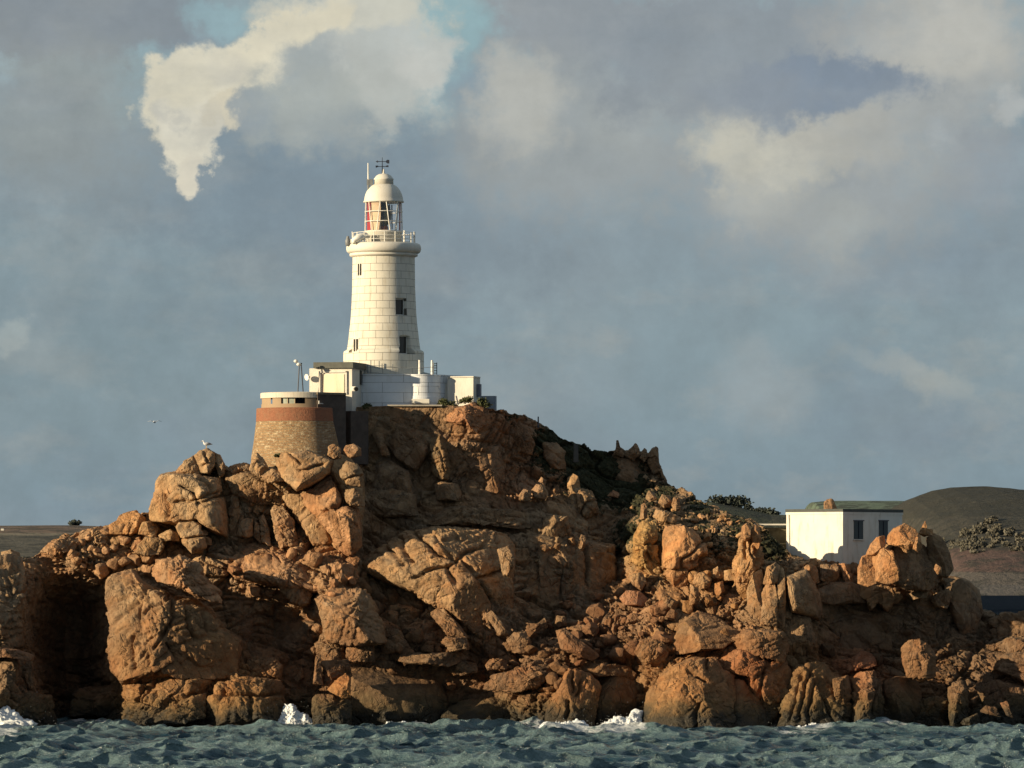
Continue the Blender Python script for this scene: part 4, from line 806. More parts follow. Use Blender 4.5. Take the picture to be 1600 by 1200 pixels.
WHC = painted('white_paint_wall', (.80, .81, .80), (3.2, .82), 5.0, (CXL, LY + 1, lz(632)), dirt=(.4, .36, .28, .25))
IRON = plain('grey_ironwork', (.20, .21, .21), .5); DARK = plain('dark_metal', (.03, .035, .05), .5)
WIRON = plain('white_ironwork', (.78, .75, .66), .5, dirt=(.35, .22, .12, .3))
def glassy(name, c, rough=.08, tr=0.0):
    m = MT(name); m.b.inputs['Transmission Weight'].default_value = tr; m.b.inputs['IOR'].default_value = 1.45; m.b.inputs['Specular IOR Level'].default_value = .5
    return m.done(c, rough)
PANE = glassy('window_glass', (.05, .045, .035), .12)
def thin_glass():
    m = MT('lantern_glass'); t = m.t; tr = m.n('ShaderNodeBsdfTransparent'); gl = m.n('ShaderNodeBsdfGlossy'); gl.inputs['Roughness'].default_value = .03
    mxs = m.n('ShaderNodeMixShader'); mxs.inputs[0].default_value = .10; m.l(tr.outputs[0], mxs.inputs[1]); m.l(gl.outputs[0], mxs.inputs[2])
    m.l(mxs.outputs[0], t.nodes['Material Output'].inputs[0]); return m.m
LGLASS = thin_glass()

lh = empty('lighthouse', (CXL, LY, lz(640)), 'tall white stone lighthouse on top of the rocky island, with domed lantern and gallery', 'lighthouse')
# tower shaft with splayed window openings
def shaft():
    prof = [(640, 63), (552, 63), (549.5, 62.4), (548, 60), (546.5, 57.4), (535, 55.6), (520, 54), (505, 52.2), (490, 51), (470, 50), (450, 49.2), (425, 48.9), (402, 48.6)]
    py = np.array([p[0] for p in prof][::-1], float); rr = np.array([p[1] for p in prof][::-1], float)
    nz, na = 330, 560
    z = np.linspace(640, 402, nz); r = np.interp(z, py, rr) / pm
    th = np.linspace(-math.pi, math.pi, na + 1)[:-1]
    Rg = np.repeat(r[:, None], na, 1); TH, ZP = np.meshgrid(th, z)
    wins = []
    for (cx, cy, wp, hp, dep, fl) in ((562.5, 423, 12, 21, .10, 0), (628.5, 481.5, 20, 26, .42, 0), (634.5, 540.5, 21, 29, .48, .45), (556.5, 541, 15, 22, .12, .2)):
        rad = np.interp(cy, py, rr); t0 = math.asin((cx - 599.5) / rad)
        half = wp / 2 / rad
        wd = half * (1 + fl * np.clip((ZP - (cy + hp * .1)) / (hp * .45), 0, 1))
        top = cy - hp / 2; arch = np.sqrt(np.clip(1 - ((TH - t0) / half) ** 2, 0, 1)) * (2.0 if fl else 0)
        m = (np.abs(TH - t0) < wd) & (ZP > top + (2.0 if fl else 0) - arch) & (ZP < cy + hp / 2)
        Rg = np.where(m, np.interp(cy, py, rr) / pm - dep, Rg)
        wins.append((t0, rad / pm, cy, half, hp, dep, fl))
    X = CXL + Rg * np.sin(TH); Yv = LY - Rg * np.cos(TH); Zv = lz(ZP)
    V = np.stack([X, Yv, Zv], 2).reshape(-1, 3); i = np.arange(nz * na).reshape(nz, na); j = np.roll(i, -1, 1)
    F = np.stack([i[:-1].ravel(), j[:-1].ravel(), j[1:].ravel(), i[1:].ravel()], 1)
    tw = mk('tower_wall', V, F, WHT, lh, False)
    for (t0, rad, cy, half, hp, dep, fl) in wins:
        rr_ = rad - dep + .03; mb = MB(); hh = hp / 2 / pm * .94; hz = lz(cy); ww = half * .92
        a0, a1 = (t0 - ww, t0 + ww)
        c = Vector((CXL, LY, 0))
        def pt(t, z, r_): return (CXL + r_ * math.sin(t), LY - r_ * math.cos(t), z)
        k_ = 9; tt_ = [a0 + (a1 - a0) * q / k_ for q in range(k_ + 1)]
        mb.add([pt(t, hz - hh, rr_) for t in tt_] + [pt(t, hz + hh, rr_) for t in tt_], [(q, q + 1, k_ + 2 + q, k_ + 1 + q) for q in range(k_)])
        o = mb.build('window', PANE, tw)
        fb = MB()
        for t in ((a0, a1) if dep > .3 else (a0, (a0 + a1) / 2, a1)): fb.bar(pt(t, hz - hh, rr_ + .04), pt(t, hz + hh, rr_ + .04), .035, n=4)
        for z in (hz - hh, hz + hh): fb.bar(pt(a0, z, rr_ + .04), pt(a1, z, rr_ + .04), .035, n=4)
        fb.build('window_frame', WIRON, tw)
    return tw
shaft()
def lathe_px(name, prof, mat, parent, n=96, smooth=True, cx=None, **kw):
    m = MB(); m.lathe((cx if cx is not None else CXL, LY, 0), [(r / pm, lz(py)) for r, py in prof], n, **kw); return m.build(name, mat, parent, smooth)
lathe_px('cornice', [(48, 403), (50, 401.5), (53, 400.5), (53.6, 398), (52, 396.8), (53, 396.2), (55.5, 395.6), (57.5, 393.5), (58.4, 390.5), (58.6, 388), (58, 384.5), (56.4, 382), (54, 380.8), (50, 380.4), (10, 380.2)], WH2, lh)
mur = lathe_px('lantern_base', [(28.6, 381), (28.6, 364), (29.6, 363.4), (29.8, 361.4), (29, 361), (6, 361)], WH2, lh)
lathe_px('dome_roof', [(29, 317), (31.8, 316.2), (31.6, 314.6), (30.6, 313.4), (30.0, 309), (28.8, 304), (26.6, 299), (23.4, 294.4), (19.6, 290.6), (15.4, 288.2)], WH2, lh)
lathe_px('roof_vent', [(15.2, 288.6), (15.0, 281.5), (15.6, 281), (15.6, 279.6), (14.6, 278.6), (11.5, 274.6), (7.5, 272.2), (3, 271.6), (1.8, 270.6), (1.2, 267), (.7, 264)], WH2, lh)
# lantern glazing: panes, diagonal astragals, two horizontal rails
gp = MB(); gp.lathe((CXL, LY, 0), [(29.0 / pm, lz(361)), (29.0 / pm, lz(316))], 64, cap=False); gp.build('lantern_panes', LGLASS, lh, True)
def cyl(t, py, r): return (CXL + r / pm * math.sin(t), LY - r / pm * math.cos(t), lz(py))
for py in (331.2, 346.5):
    m = MB(); n = 48
    for i in range(n): m.bar(cyl(2 * math.pi * i / n, py, 29.4), cyl(2 * math.pi * (i + 1) / n, py, 29.4), .035, n=4)
    m.build('glazing_rail', WIRON, lh)
for k in range(12):
    t0 = R(-75 + 30 * k); s = 1 if k % 2 else -1; m = MB()
    pts = [cyl(t0 + R(5.0) * s * (1 - q), 361 - 45 * q, 29.3) for q in (0, .25, .5, .75, 1)]
    pts = [cyl(t0 + s * R(5.5) * (.5 - q) * 2, 361 - 45 * q, 29.3) for q in (0, .25, .5, .75, 1)]
    for a, b in zip(pts[:-1], pts[1:]): m.bar(a, b, .045, n=5)
    m.build('glazing_bar', WIRON, lh)
REDM = plain('red_screen', (.36, .03, .03), .5, .1); CREAM = plain('cream_curtain', (.62, .46, .30), .8, .1)
def screen(name, a0, a1, mat, r=26.5, y0=360.5, y1=317):
    m = MB(); m.lathe((CXL, LY, 0), [(r / pm, lz(y0)), (r / pm, lz(y1)), ((r - .6) / pm, lz(y1)), ((r - .6) / pm, lz(y0)), (r / pm, lz(y0))], 14, R(a0), R(a1), cap=False); m.build(name, mat, lh, True)
screen('red_screen', -76, -50, REDM); screen('curtain', -49, -9, CREAM, 26); screen('red_screen', 68, 98, REDM); 
LENS = glassy('lens_glass', (.16, .15, .06), .15)
m = MB(); m.lathe((CXL, LY, 0), [(4, 0), (8, 0)][:0] or [(5 / pm, lz(361)), (6 / pm, lz(352)), (9 / pm, lz(349)), (11.5 / pm, lz(343)), (12 / pm, lz(335)), (11.5 / pm, lz(328)), (8 / pm, lz(321)), (4 / pm, lz(317))], 32); m.build('lens', LENS, lh, False)
m = MB()
for t in range(0, 360, 45):
    m.bar(cyl(R(t), 358, 13.2), cyl(R(t), 320, 12.8), .05, n=5)
m.build('lens_frame', DARK, lh)
m = MB(); m.lathe((CXL, LY, 0), [(7 / pm, lz(361)), (7 / pm, lz(354)), (3 / pm, lz(352))], 16); m.build('lens_pedestal', plain('orange_metal', (.40, .13, .05), .5), lh)
# gallery railing
for py in (364.5, 370, 375.5):
    n = 60; rl = MB()
    for i in range(n): rl.bar(cyl(2 * math.pi * i / n, py, 48.5), cyl(2 * math.pi * (i + 1) / n, py, 48.5), .022, n=4)
    rl.build('gallery_rail', WIRON, lh)
for t in range(0, 360, 20):
    thick = .075 if t in (40, 80) else .035
    m = MB(); m.bar(cyl(R(t + 3), 381, 48.5), cyl(R(t + 3), 362.5 if thick > .05 else 364, 48.5), thick, n=6); m.build('gallery_post', WIRON, lh)
m = MB(); m.tube([W(551, 381, LY - 2.2), W(553, 376, LY - 2.2), W(561, 371, LY - 2.0), W(572, 368.5, LY - 1.6), W(578, 370, LY - 1.4)], [.05, .22, .30, .28, .08], 12)
m.build('gallery_locker', WIRON, lh, True)
m = MB(); m.box(W(551, 377, LY - 1.9), (.34, .3, .36), bev=.04); m.bar(W(551, 374, LY - 1.9), W(550.5, 362, LY - 1.9), .05, n=6); m.build('gallery_bracket', WIRON, lh)
fh = MB(); fh.lathe((WX(543.5, LY - 1.2), LY - 1.2, 0), [(.10, lz(386)), (.20, lz(384.5)), (.22, lz(378)), (.16, lz(375)), (.10, lz(371.5)), (.12, lz(370.5))], 14)
fo = fh.build('fog_light', IRON, lh, True)
# vane and rod
vn = empty('weather_vane', (CXL - .05, LY, lz(265)), 'dark wrought-iron weather vane on the tip of the lighthouse dome', 'weather vane')
vx = lx(597.3)
m = MB(); m.bar((vx, LY, lz(270.5)), (vx, LY, lz(246)), .05, .02, n=6); m.build('mast', DARK, vn)
m = MB(); m.bar((lx(588), LY, lz(252.4)), (lx(602), LY, lz(252.4)), .03, n=5)
m.add([(lx(602), LY - .03, lz(252.4)), (lx(605), LY - .03, lz(249.6)), (lx(608.4), LY - .03, lz(250)), (lx(608.4), LY - .03, lz(255.4)), (lx(605), LY - .03, lz(255.4)),
       (lx(602), LY + .03, lz(252.4)), (lx(605), LY + .03, lz(249.6)), (lx(608.4), LY + .03, lz(250)), (lx(608.4), LY + .03, lz(255.4)), (lx(605), LY + .03, lz(255.4))],
      [(0, 1, 2, 3, 4), (9, 8, 7, 6, 5), (0, 5, 6, 1), (1, 6, 7, 2), (2, 7, 8, 3), (3, 8, 9, 4), (4, 9, 5, 0)])
m.bar((lx(590.5), LY, lz(252.4)), (lx(587), LY, lz(252.4)), .11, .01, n=5); m.build('arrow', DARK, vn)
m = MB(); m.bar((lx(588), LY, lz(260.2)), (lx(606.5), LY, lz(260.2)), .03, n=5); m.bar((vx, LY - .5, lz(260.2)), (vx, LY + .5, lz(260.2)), .03, n=5)
m.bar((lx(587), LY, lz(260.5)), (lx(591), LY, lz(259.6)), .10, .06, n=6); m.bar((lx(603), LY, lz(260)), (lx(607), LY, lz(259.4)), .06, .10, n=6); m.build('cardinal_arms', DARK, vn)
ar = empty('radio_mast', (lx(575.6), LY - .3, lz(290)), 'slim white rod aerial beside the lighthouse dome', 'aerial')
m = MB(); m.bar((lx(575.6), LY - .3, lz(283)), (lx(575.4), LY - .3, lz(255)), .07, .05, n=6); m.build('rod', WIRON, ar)
m = MB(); m.bar((lx(575.6), LY - .3, lz(296)), (lx(575.6), LY - .3, lz(282)), .09, n=6); m.box((lx(578), LY - .3, lz(285)), (.5, .12, .5), bev=.02); m.build('bracket', IRON, ar)

# ---- compound walls: round white bastion wall
BY = 8.2
def bz(py, Y=BY): return WZ(py, Y)
cw = empty('curved_boundary_wall', (WX(600, 14), 12.5, WZ(640, 10)), 'big curved white boundary wall at the foot of the lighthouse, in shade', 'wall')
ccx = WX(612, 14.5); ccy = 14.8; crad = 6.0
m = MB(); m.lathe((ccx, ccy, 0), [(crad + .12, WZ(652, 9)), (crad + .06, WZ(634, 9)), (crad, WZ(586.5, 9)), (crad + .08, WZ(586, 9)), (crad + .08, WZ(584.5, 9)), (crad - .4, WZ(584.3, 9)), (crad - .4, WZ(640, 9))], 96, cap=False); m.build('wall', WHC, cw, False)
m = MB(); m.lathe((ccx - 1.2, ccy - .6, 0), [(4.7, WZ(585.5, 9)), (4.3, WZ(580, 9)), (3.4, WZ(576, 9)), (3.0, WZ(575, 9))], 64, cap=False); m.build('apron_roof', plain('grey_lead', (.30, .31, .27), .7), cw, True)
# round turret in front of it
tcx, tcy, tr = WX(655, 9.6), 10.6, 1.72
tt = empty('white_turret', (tcx, tcy, WZ(640, 9)), 'low round white bastion turret projecting from the boundary wall, wider at its foot', 'wall')
zt = lambda p: WZ(p, 8.9)
m = MB(); m.lathe((tcx, tcy, 0), [(tr + .02, zt(650)), (tr + .02, zt(619.5)), (tr, zt(619)), (tr - .02, zt(603.4)), (tr + .015, zt(603)), (tr, zt(586.8)), (tr + .05, zt(586.4)), (tr + .05, zt(584.8)), (tr - .3, zt(584.6)), (tr - .3, zt(640))], 64, cap=False); m.build('wall', WHC, tt, False)
m = MB()
a = [(-1.72 + tcx, tcy - .3), (-1.05 + tcx, tcy - 1.3)]
# splayed foot on the left
V = []; 
for (px, py) in ((621, 630), (623, 606), (626.5, 594), (633, 592), (640, 630)): V.append(W(px, py, 9.2)); 
n = len(V); V2 = [v + np.array((.3, 1.6, 0)) for v in V]
m.add(V + V2, [tuple(range(n)), tuple(range(2 * n - 1, n - 1, -1))] + [(i, n + i, n + (i + 1) % n, (i + 1) % n) for i in range(n)]); m.build('buttress', WHC, tt)
m = MB(); m.box(W(657, 627, 8.7), (1.5, .4, .36), bev=.05); m.build('bench_block', WH2, tt)
m = MB(); m.bar(W(652.5, 604, 8.55), W(653.5, 617, 8.45), .05, n=6); m.build('downpipe', WIRON, tt)
# right end of the wall, then the small cube building
wr = MB(); 
arcp = [(W(688, 586, 9.9), 640), (W(697, 587, 9.6), 640), (W(704, 591, 9.8), 640), (W(709, 600, 10.3), 640), (W(711, 626, 10.8), 640)]
wr.lathe((WX(691, 11), 11.6, 0), [(1.12, WZ(640, 10)), (1.05, WZ(622, 10)), (.92, WZ(600, 10)), (.72, WZ(590, 10)), (.4, WZ(586.2, 10)), (.1, WZ(585.6, 10))], 48)
wo = wr.build('curved_wall_end', WH2, None, True); tag(wo, 'rounded shoulder of white wall between the round turret and the white cube building', 'wall')
cb2 = empty('cube_building', (WX(722, 10), 11, WZ(632, 10)), 'small white cube-shaped building at the right end of the lighthouse compound', 'building')
def rotbox(mb, pxl, pxm, pxr, pt, pb, Yc, lean, depthscale=1.0, bev=0):
    """a box whose left face spans pxl..pxm and right face pxm..pxr; lean = degrees its left face turns away from the camera"""
    a = R(lean); s = ppm(Yc); L1 = (pxm - pxl) / s / math.cos(a); L2 = (pxr - pxm) / s / math.sin(a) * 1.0
    cor = np.array((WX(pxm, Yc), Yc)); u1 = np.array((-math.cos(a), math.sin(a))); u2 = np.array((math.sin(a), math.cos(a)))
    q = [cor, cor + u1 * L1, cor + u1 * L1 + u2 * L2, cor + u2 * L2]; z0, z1 = WZ(pb, Yc), WZ(pt, Yc)
    mb.add([(*p, z0) for p in q] + [(*p, z1) for p in q], [(0, 1, 2, 3), (7, 6, 5, 4)] + [(i, 4 + i, 4 + (i + 1) % 4, (i + 1) % 4) for i in range(4)])
    return cor, u1, u2, L1, L2, z0, z1
m = MB(); rotbox(m, 699, 739.5, 750, 589.5, 646, 9.6, 18); m.build('walls', WH2, cb2)
m = MB(); rotbox(m, 698.5, 739.8, 750.6, 587.6, 589.4, 9.5, 18); m.build('roof_slab', WH2, cb2)
m = MB(); m.box(W(744.5, 610, 10.6), (.45, .7, 1.0), rz=R(-18) + R(90)); m.build('door', plain('grey_door', (.16, .16, .19), .6), cb2)
gb = MB(); rotbox(gb, 748, 774, 776, 618.5, 648, 13, 8); go = gb.build('low_grey_wall', plain('grey_render', (.30, .33, .36), .9), None); tag(go, 'low grey wall stepping down behind the cube building at the right end of the compound', 'wall')
# handrail round the apron
hr = empty('compound_railing', (WX(600, 9.4), 9.4, WZ(586, 9.4)), 'thin dark handrail with posts along the curved wall below the lighthouse', 'railing')
for px, t, b in ((574.5, 569, 584), (579.5, 563, 632), (592.5, 564, 577), (597, 568, 577), (613.5, 569, 580)):
    m = MB(); m.bar(W(px, b, 9.2), W(px, t, 9.2), .04, n=5); m.build('post', IRON, hr)
m = MB(); pp = [W(570, 571, 9.2), W(600, 571.5, 9.1), (W(627, 575, 9.0)), W(656, 575, 8.9), W(682, 573, 9.2)]
for a_, b_ in zip(pp[:-1], pp[1:]): m.bar(a_, b_, .018, n=4)
m.build('rail', IRON, hr)
for i, (px, t) in enumerate(((655.5, 562.5), (675, 563))):
    m = MB(); m.bar(W(px, 586, 9.5), W(px, t, 9.5), .10, .085, n=8); o = m.build('white_post', WIRON, None)
    tag(o, ('thick white post standing on the round turret wall', 'thick white post beside the ladder at the right of the turret wall')[i], 'post')
ld = empty('ladder', (WX(680, 9.6), 9.6, WZ(586, 9.6)), 'short grey-green ladder standing right of the thick white post on the wall', 'ladder')
for px in (677.5, 682.5): 
    m = MB(); m.bar(W(px, 586, 9.7), W(px, 566.5, 9.7), .04, n=5); m.build('stile', IRON, ld)
m = MB(); 
for py in (583, 579, 575, 571, 568): m.bar(W(677.5, py, 9.7), W(682.5, py, 9.7), .03, n=4)
m.build('rungs', plain('green_paint', (.20, .28, .22), .6), ld)
pth = MB(); pth.box((WX(648, 7.6), 8.0, WZ(633.6, 7.6)), (4.4, 1.2, .12), bev=.03)
tag(pth.build('walkway_slab', plain('pale_concrete', (.40, .36, .29), .9), None), 'narrow concrete walkway under the white walls', 'walkway')
# ---- keepers' block with dark flat roof
kb = empty('keepers_block', (WX(525, 8), 9, WZ(645, 8)), 'square white block with dark flat roof left of the lighthouse', 'building')
m = MB(); kc = rotbox(m, 482.8, 550, 573, 575, 650, 6.6, 14); m.build('walls', WH2, kb)
m = MB(); rotbox(m, 489, 551.5, 570.5, 565.5, 574.8, 6.3, 14); m.build('roof', plain('dark_roof_felt', (.115, .115, .095), .85), kb)
cor, u1, u2, L1, L2, z0, z1 = kc
def onface(u, s_, z, o_=.0):      # point on the left (camera) face: s_ metres left of the corner
    nrm_ = np.array((-math.sin(R(14)), -math.cos(R(14)))); p = cor + u1 * s_ + nrm_ * o_; return (p[0], p[1], z)
kz = lambda p: WZ(p, 6.6); ks = lambda p: (550 - p) / ppm(6.6) / math.cos(R(14))
m = MB()
for (x0, x1, y0, y1) in ((498, 500.5, 580, 616), (540, 542.5, 580, 616), (498, 542.5, 579.5, 582)):
    cx_ = (x0 + x1) / 2; p = onface(u1, ks(cx_), (kz(y0) + kz(y1)) / 2, .05); m.box(p, ((x1 - x0) / 19.7 / .97, .14, kz(y0) - kz(y1)), rz=R(-14))
m.build('recess_surround', WH2, kb)
p = onface(u1, ks(521), (kz(584.5) + kz(616)) / 2, .035); m = MB(); m.box(p, (1.75, .06, kz(584.5) - kz(616)), rz=R(-14)); m.build('blocked_window', painted('cream_infill', (.78, .70, .50)), kb)
p = onface(u1, ks(504.5), (kz(584) + kz(614)) / 2, .02); m = MB(); m.box(p, (.12, .07, kz(584) - kz(614)), rz=R(-14)); m.build('shutter_gap', plain('brown_wood', (.30, .17, .10), .8), kb)
m = MB(); m.box(W(553.5, 607.5, 6.5), (.42, .3, .36), rz=R(-14), bev=.05); lo = m.build('wall_lamp', WIRON, kb)
m = MB(); m.bar(W(555.5, 607.5, 6.25), W(556.8, 608, 6.05), .17, n=12); m.build('lamp_lens', PANE, lo)
m = MB(); m.box(W(564, 590, 9.0), (.10, .45, 1.15), rz=R(-14)); m.build('side_window', PANE, kb)
m = MB(); m.bar(W(483.5, 589, 7.2), W(479, 589.5, 7.0), .10, .26, n=14); m.build('round_ventilator', WIRON, kb)
# twin lamp masts on the gun tower roof
for i, (x0, x1, t) in enumerate(((465.4, 467.6, 571), (473.6, 470.5, 568))):
    pl = empty('floodlight_pole', tuple(W(x0, 611, 6.2 + i * .5)), ('front thin pole carrying two white floodlights, left of the white block', 'second thin pole leaning against the floodlight pole')[i], 'lamp post')
    m = MB(); m.bar(W(x0, 612, 6.2 + i * .5), W(x1, t, 6.2 + i * .2), .05, n=6); m.build('pole', DARK, pl)
    if i == 0:
        for (hx, hy) in ((462.2, 564.2), (466.6, 569.2)):
            m = MB(); m.tube([W(hx - 3.2, hy - .3, 5.9), W(hx - 2.4, hy, 5.9), W(hx, hy, 5.9), W(hx + 2.6, hy + .3, 6.0), W(hx + 3.4, hy + .6, 6.0)], [.03, .10, .14, .11, .03], 10); m.build('floodlight', WIRON, pl, True)
        m = MB(); m.bar(W(461, 565, 6.1), W(470, 571, 6.2), .05, n=5); m.bar(W(470, 571, 6.2), W(471, 567, 6.2), .06, n=5); m.build('bracket', DARK, pl)
# ---- round gun tower of rubble stone with red brick band
def stonewall():
    m = MT('rubble_masonry'); s = m.n('ShaderNodeSeparateXYZ'); m.l(m.n('ShaderNodeNewGeometry').outputs['Position'], s.inputs[0])
    ang = m.math('ARCTAN2', m.math('SUBTRACT', s.outputs[0], gcx), m.math('MULTIPLY', m.math('SUBTRACT', s.outputs[1], gcy), -1.0))
    c = m.n('ShaderNodeCombineXYZ'); m.l(m.math('MULTIPLY', ang, 3.3), c.inputs[0]); m.l(s.outputs[2], c.inputs[1])
    wv = m.n('ShaderNodeVectorMath', operation='ADD'); m.l(c.outputs[0], wv.inputs[0])
    nn = m.n('ShaderNodeTexNoise'); nn.inputs['Scale'].default_value = 3; m.l(c.outputs[0], nn.inputs['Vector'])
    sc = m.n('ShaderNodeVectorMath', operation='SCALE'); m.l(nn.outputs['Color'], sc.inputs[0]); sc.inputs['Scale'].default_value = .16; m.l(sc.outputs[0], wv.inputs[1])
    br = m.n('ShaderNodeTexBrick'); m.l(wv.outputs[0], br.inputs['Vector']); br.inputs['Scale'].default_value = 1; br.inputs['Brick Width'].default_value = .42; br.inputs['Row Height'].default_value = .21; br.inputs['Mortar Size'].default_value = .022; br.inputs['Bias'].default_value = 0
    br.inputs['Color1'].default_value = (.25, .145, .07, 1); br.inputs['Color2'].default_value = (.36, .225, .11, 1); br.inputs['Mortar'].default_value = (.33, .25, .15, 1)
    col = br.outputs['Color']
    lime = m.ramp(m.noise(2.2, 7, .8, sc=(1, 1, 2.4)), .52, .60); col = m.mix(m.math('MULTIPLY', lime, .8), col, (.60, .48, .30))
    m.bump(m.math('ADD', m.math('MULTIPLY', br.outputs['Fac'], -.8), m.noise(5, 7, .75)), .12, 1.0)
    return m.done(col, .9)
gcx, gcy = WX(466, 6), 6.0
gt = empty('gun_tower', (gcx, gcy, WZ(735, 3)), 'round rubble-stone gun tower with a red brick band, flaring out at its foot', 'tower')
STN = stonewall(); gz = lambda p: WZ(p, 3.2)
m = MB(); m.lathe((gcx, gcy, 0), [(77 / 19.8, gz(775)), (76.5 / 19.8, gz(738)), (74 / 19.8, gz(715)), (70 / 19.8, gz(690)), (67 / 19.8, gz(665)), (66 / 19.8, gz(657.5))], 96, cap=False); m.build('stone_wall', STN, gt, True)
def brickm():
    m = MT('red_brick'); s = m.n('ShaderNodeSeparateXYZ'); m.l(m.n('ShaderNodeNewGeometry').outputs['Position'], s.inputs[0])
    ang = m.math('ARCTAN2', m.math('SUBTRACT', s.outputs[0], gcx), m.math('MULTIPLY', m.math('SUBTRACT', s.outputs[1], gcy), -1.0))
    c = m.n('ShaderNodeCombineXYZ'); m.l(m.math('MULTIPLY', ang, 3.3), c.inputs[0]); m.l(s.outputs[2], c.inputs[1])
    br = m.n('ShaderNodeTexBrick'); m.l(c.outputs[0], br.inputs['Vector']); br.inputs['Scale'].default_value = 1; br.inputs['Brick Width'].default_value = .24; br.inputs['Row Height'].default_value = .085; br.inputs['Mortar Size'].default_value = .010
    br.inputs['Color1'].default_value = (.235, .085, .045, 1); br.inputs['Color2'].default_value = (.30, .115, .06, 1); br.inputs['Mortar'].default_value = (.30, .16, .09, 1)
    col = m.mix(m.ramp(m.noise(1.8, 6, .7), .45, .7, 0, .5), br.outputs['Color'], (.24, .15, .085)); m.bump(m.noise(5, 7, .75), .08, 1.0); return m.done(col, .9)
m = MB(); m.lathe((gcx, gcy, 0), [(66.3 / 19.8, gz(657.5)), (65.6 / 19.8, gz(637.5)), (64.8 / 19.8, gz(636.6)), (40 / 19.8, gz(636.4))], 96, cap=False); m.build('brick_band', brickm(), gt, False)
OCH = painted('ochre_render', (.34, .245, .15), dirt=(.26, .17, .10, .5))
m = MB(); m.lathe((gcx, gcy, 0), [(2.95, gz(637)), (2.95, gz(630.5))], 72, R(-80), R(50), cap=False); m.build('parapet', OCH, gt, False)
m = MB(); m.lathe((gcx, gcy, 0), [(2.9, gz(637)), (2.9, gz(621))], 16, R(-80), R(-46), cap=False); m.lathe((gcx, gcy, 0), [(2.9, gz(637)), (2.9, gz(621))], 16, R(13), R(52), cap=False)
m.lathe((gcx, gcy, 0), [(2.85, gz(637)), (2.85, gz(621))], 6, R(-43), R(-26), cap=False); m.build('lookout_wall', OCH, gt, False)
PALE = plain('pale_dusty_glass', (.34, .36, .28), .3); 
m = MB(); m.lathe((gcx, gcy, 0), [(2.7, gz(631)), (2.7, gz(621))], 14, R(-26), R(-3), cap=False); m.build('lookout_window', PALE, gt, False)
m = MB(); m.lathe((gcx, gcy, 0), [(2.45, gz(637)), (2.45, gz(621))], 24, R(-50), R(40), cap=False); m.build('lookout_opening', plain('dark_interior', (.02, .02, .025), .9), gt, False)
for a_ in (-26, -15, -3):
    m = MB(); p = lambda z: (gcx + 2.74 * math.sin(R(a_)), gcy - 2.74 * math.cos(R(a_)), z); m.bar(p(gz(631)), p(gz(621)), .04, n=4); m.build('window_bar', OCH, gt)
m = MB(); m.lathe((gcx, gcy, 0), [(2.8, gz(621.2)), (3.0, gz(621.1)), (3.0, gz(613.2)), (2.94, gz(612.4)), (1.2, gz(610.8)), (.1, gz(610.6))], 72); m.build('roof_slab', painted('roof_slab_paint', (.60, .54, .43), dirt=(.36, .28, .18, .6)), gt, False)
# dark concrete blockhouse on its right side, and the retaining wall under it
bh = empty('blockhouse', (WX(520, 4), 5, WZ(700, 4)), 'dark square concrete blockhouse against the right side of the round gun tower', 'building')
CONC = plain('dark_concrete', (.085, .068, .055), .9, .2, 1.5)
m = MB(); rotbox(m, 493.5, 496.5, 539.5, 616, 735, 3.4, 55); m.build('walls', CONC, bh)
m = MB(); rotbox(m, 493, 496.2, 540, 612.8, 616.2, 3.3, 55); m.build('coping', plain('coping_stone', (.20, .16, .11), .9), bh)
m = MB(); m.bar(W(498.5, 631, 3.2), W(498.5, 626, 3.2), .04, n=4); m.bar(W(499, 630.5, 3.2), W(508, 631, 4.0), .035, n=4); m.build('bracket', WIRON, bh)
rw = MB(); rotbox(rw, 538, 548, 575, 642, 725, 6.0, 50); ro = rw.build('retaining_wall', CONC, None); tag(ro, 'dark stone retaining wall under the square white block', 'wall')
# ---- white hut on the right
HY = 2.6
HW = painted('hut_paint', (.70, .665, .575), dirt=(.40, .32, .2, .6))
hut = empty('hut', (WX(1317, HY), HY + 3, WZ(880, HY)), 'white flat-roofed hut on the right-hand rocks, with two dark windows in its shaded wall', 'hut')
m = MB(); hc = rotbox(m, 1232.5, 1317, 1419, 802, 890, HY, 40); m.build('walls', HW, hut)
m = MB(); rotbox(m, 1231.5, 1317, 1420.5, 799.6, 803.5, HY - .05, 40); m.build('cornice', HW, hut)
m = MB(); rotbox(m, 1231, 1317, 1421, 795, 799.5, HY - .10, 40); m.build('roof', plain('roof_felt', (.075, .08, .072), .8), hut)
cor, u1, u2, L1, L2, z0, z1 = hc
def hface(px, py, o_=0.):
    # point on the right-hand face
    t = (px - 1317) / (1419 - 1317); p = cor + u2 * (L2 * t) + np.array((u2[1], -u2[0])) * o_; return np.array((p[0], p[1], WZ(py, HY)))
HWIN = glassy('hut_glass', (.02, .028, .034), .3)
ang = math.atan2(u2[1], u2[0])
for (xa, xb, ya, yb) in ((1335.5, 1351, 814, 842.5), (1378.5, 1393.5, 813.5, 842)):
    c_ = (hface(xa, ya) + hface(xb, yb)) / 2; wd_ = np.linalg.norm(hface(xb, ya) - hface(xa, ya)); hh_ = WZ(ya, HY) - WZ(yb, HY)
    m = MB(); m.box(c_, (wd_, .07, hh_), rz=ang); wo_ = m.build('window', HWIN, hut)
    m = MB(); cc = hface((xa + xb) / 2, ya - .8, .03); m.box(cc, (wd_ + .12, .16, .09), rz=ang); m.build('lintel', plain('slate', (.10, .10, .11), .8), wo_)
    m = MB(); cc = hface((xa + xb) / 2, yb + .8, .04); m.box(cc, (wd_ + .16, .18, .08), rz=ang); m.build('sill', HW, wo_)
    m = MB(); cc = hface((xa + xb) / 2, (ya + yb) / 2, .05); m.box(cc, (.05, .05, hh_), rz=ang); m.build('glazing_bar', DARK, wo_)
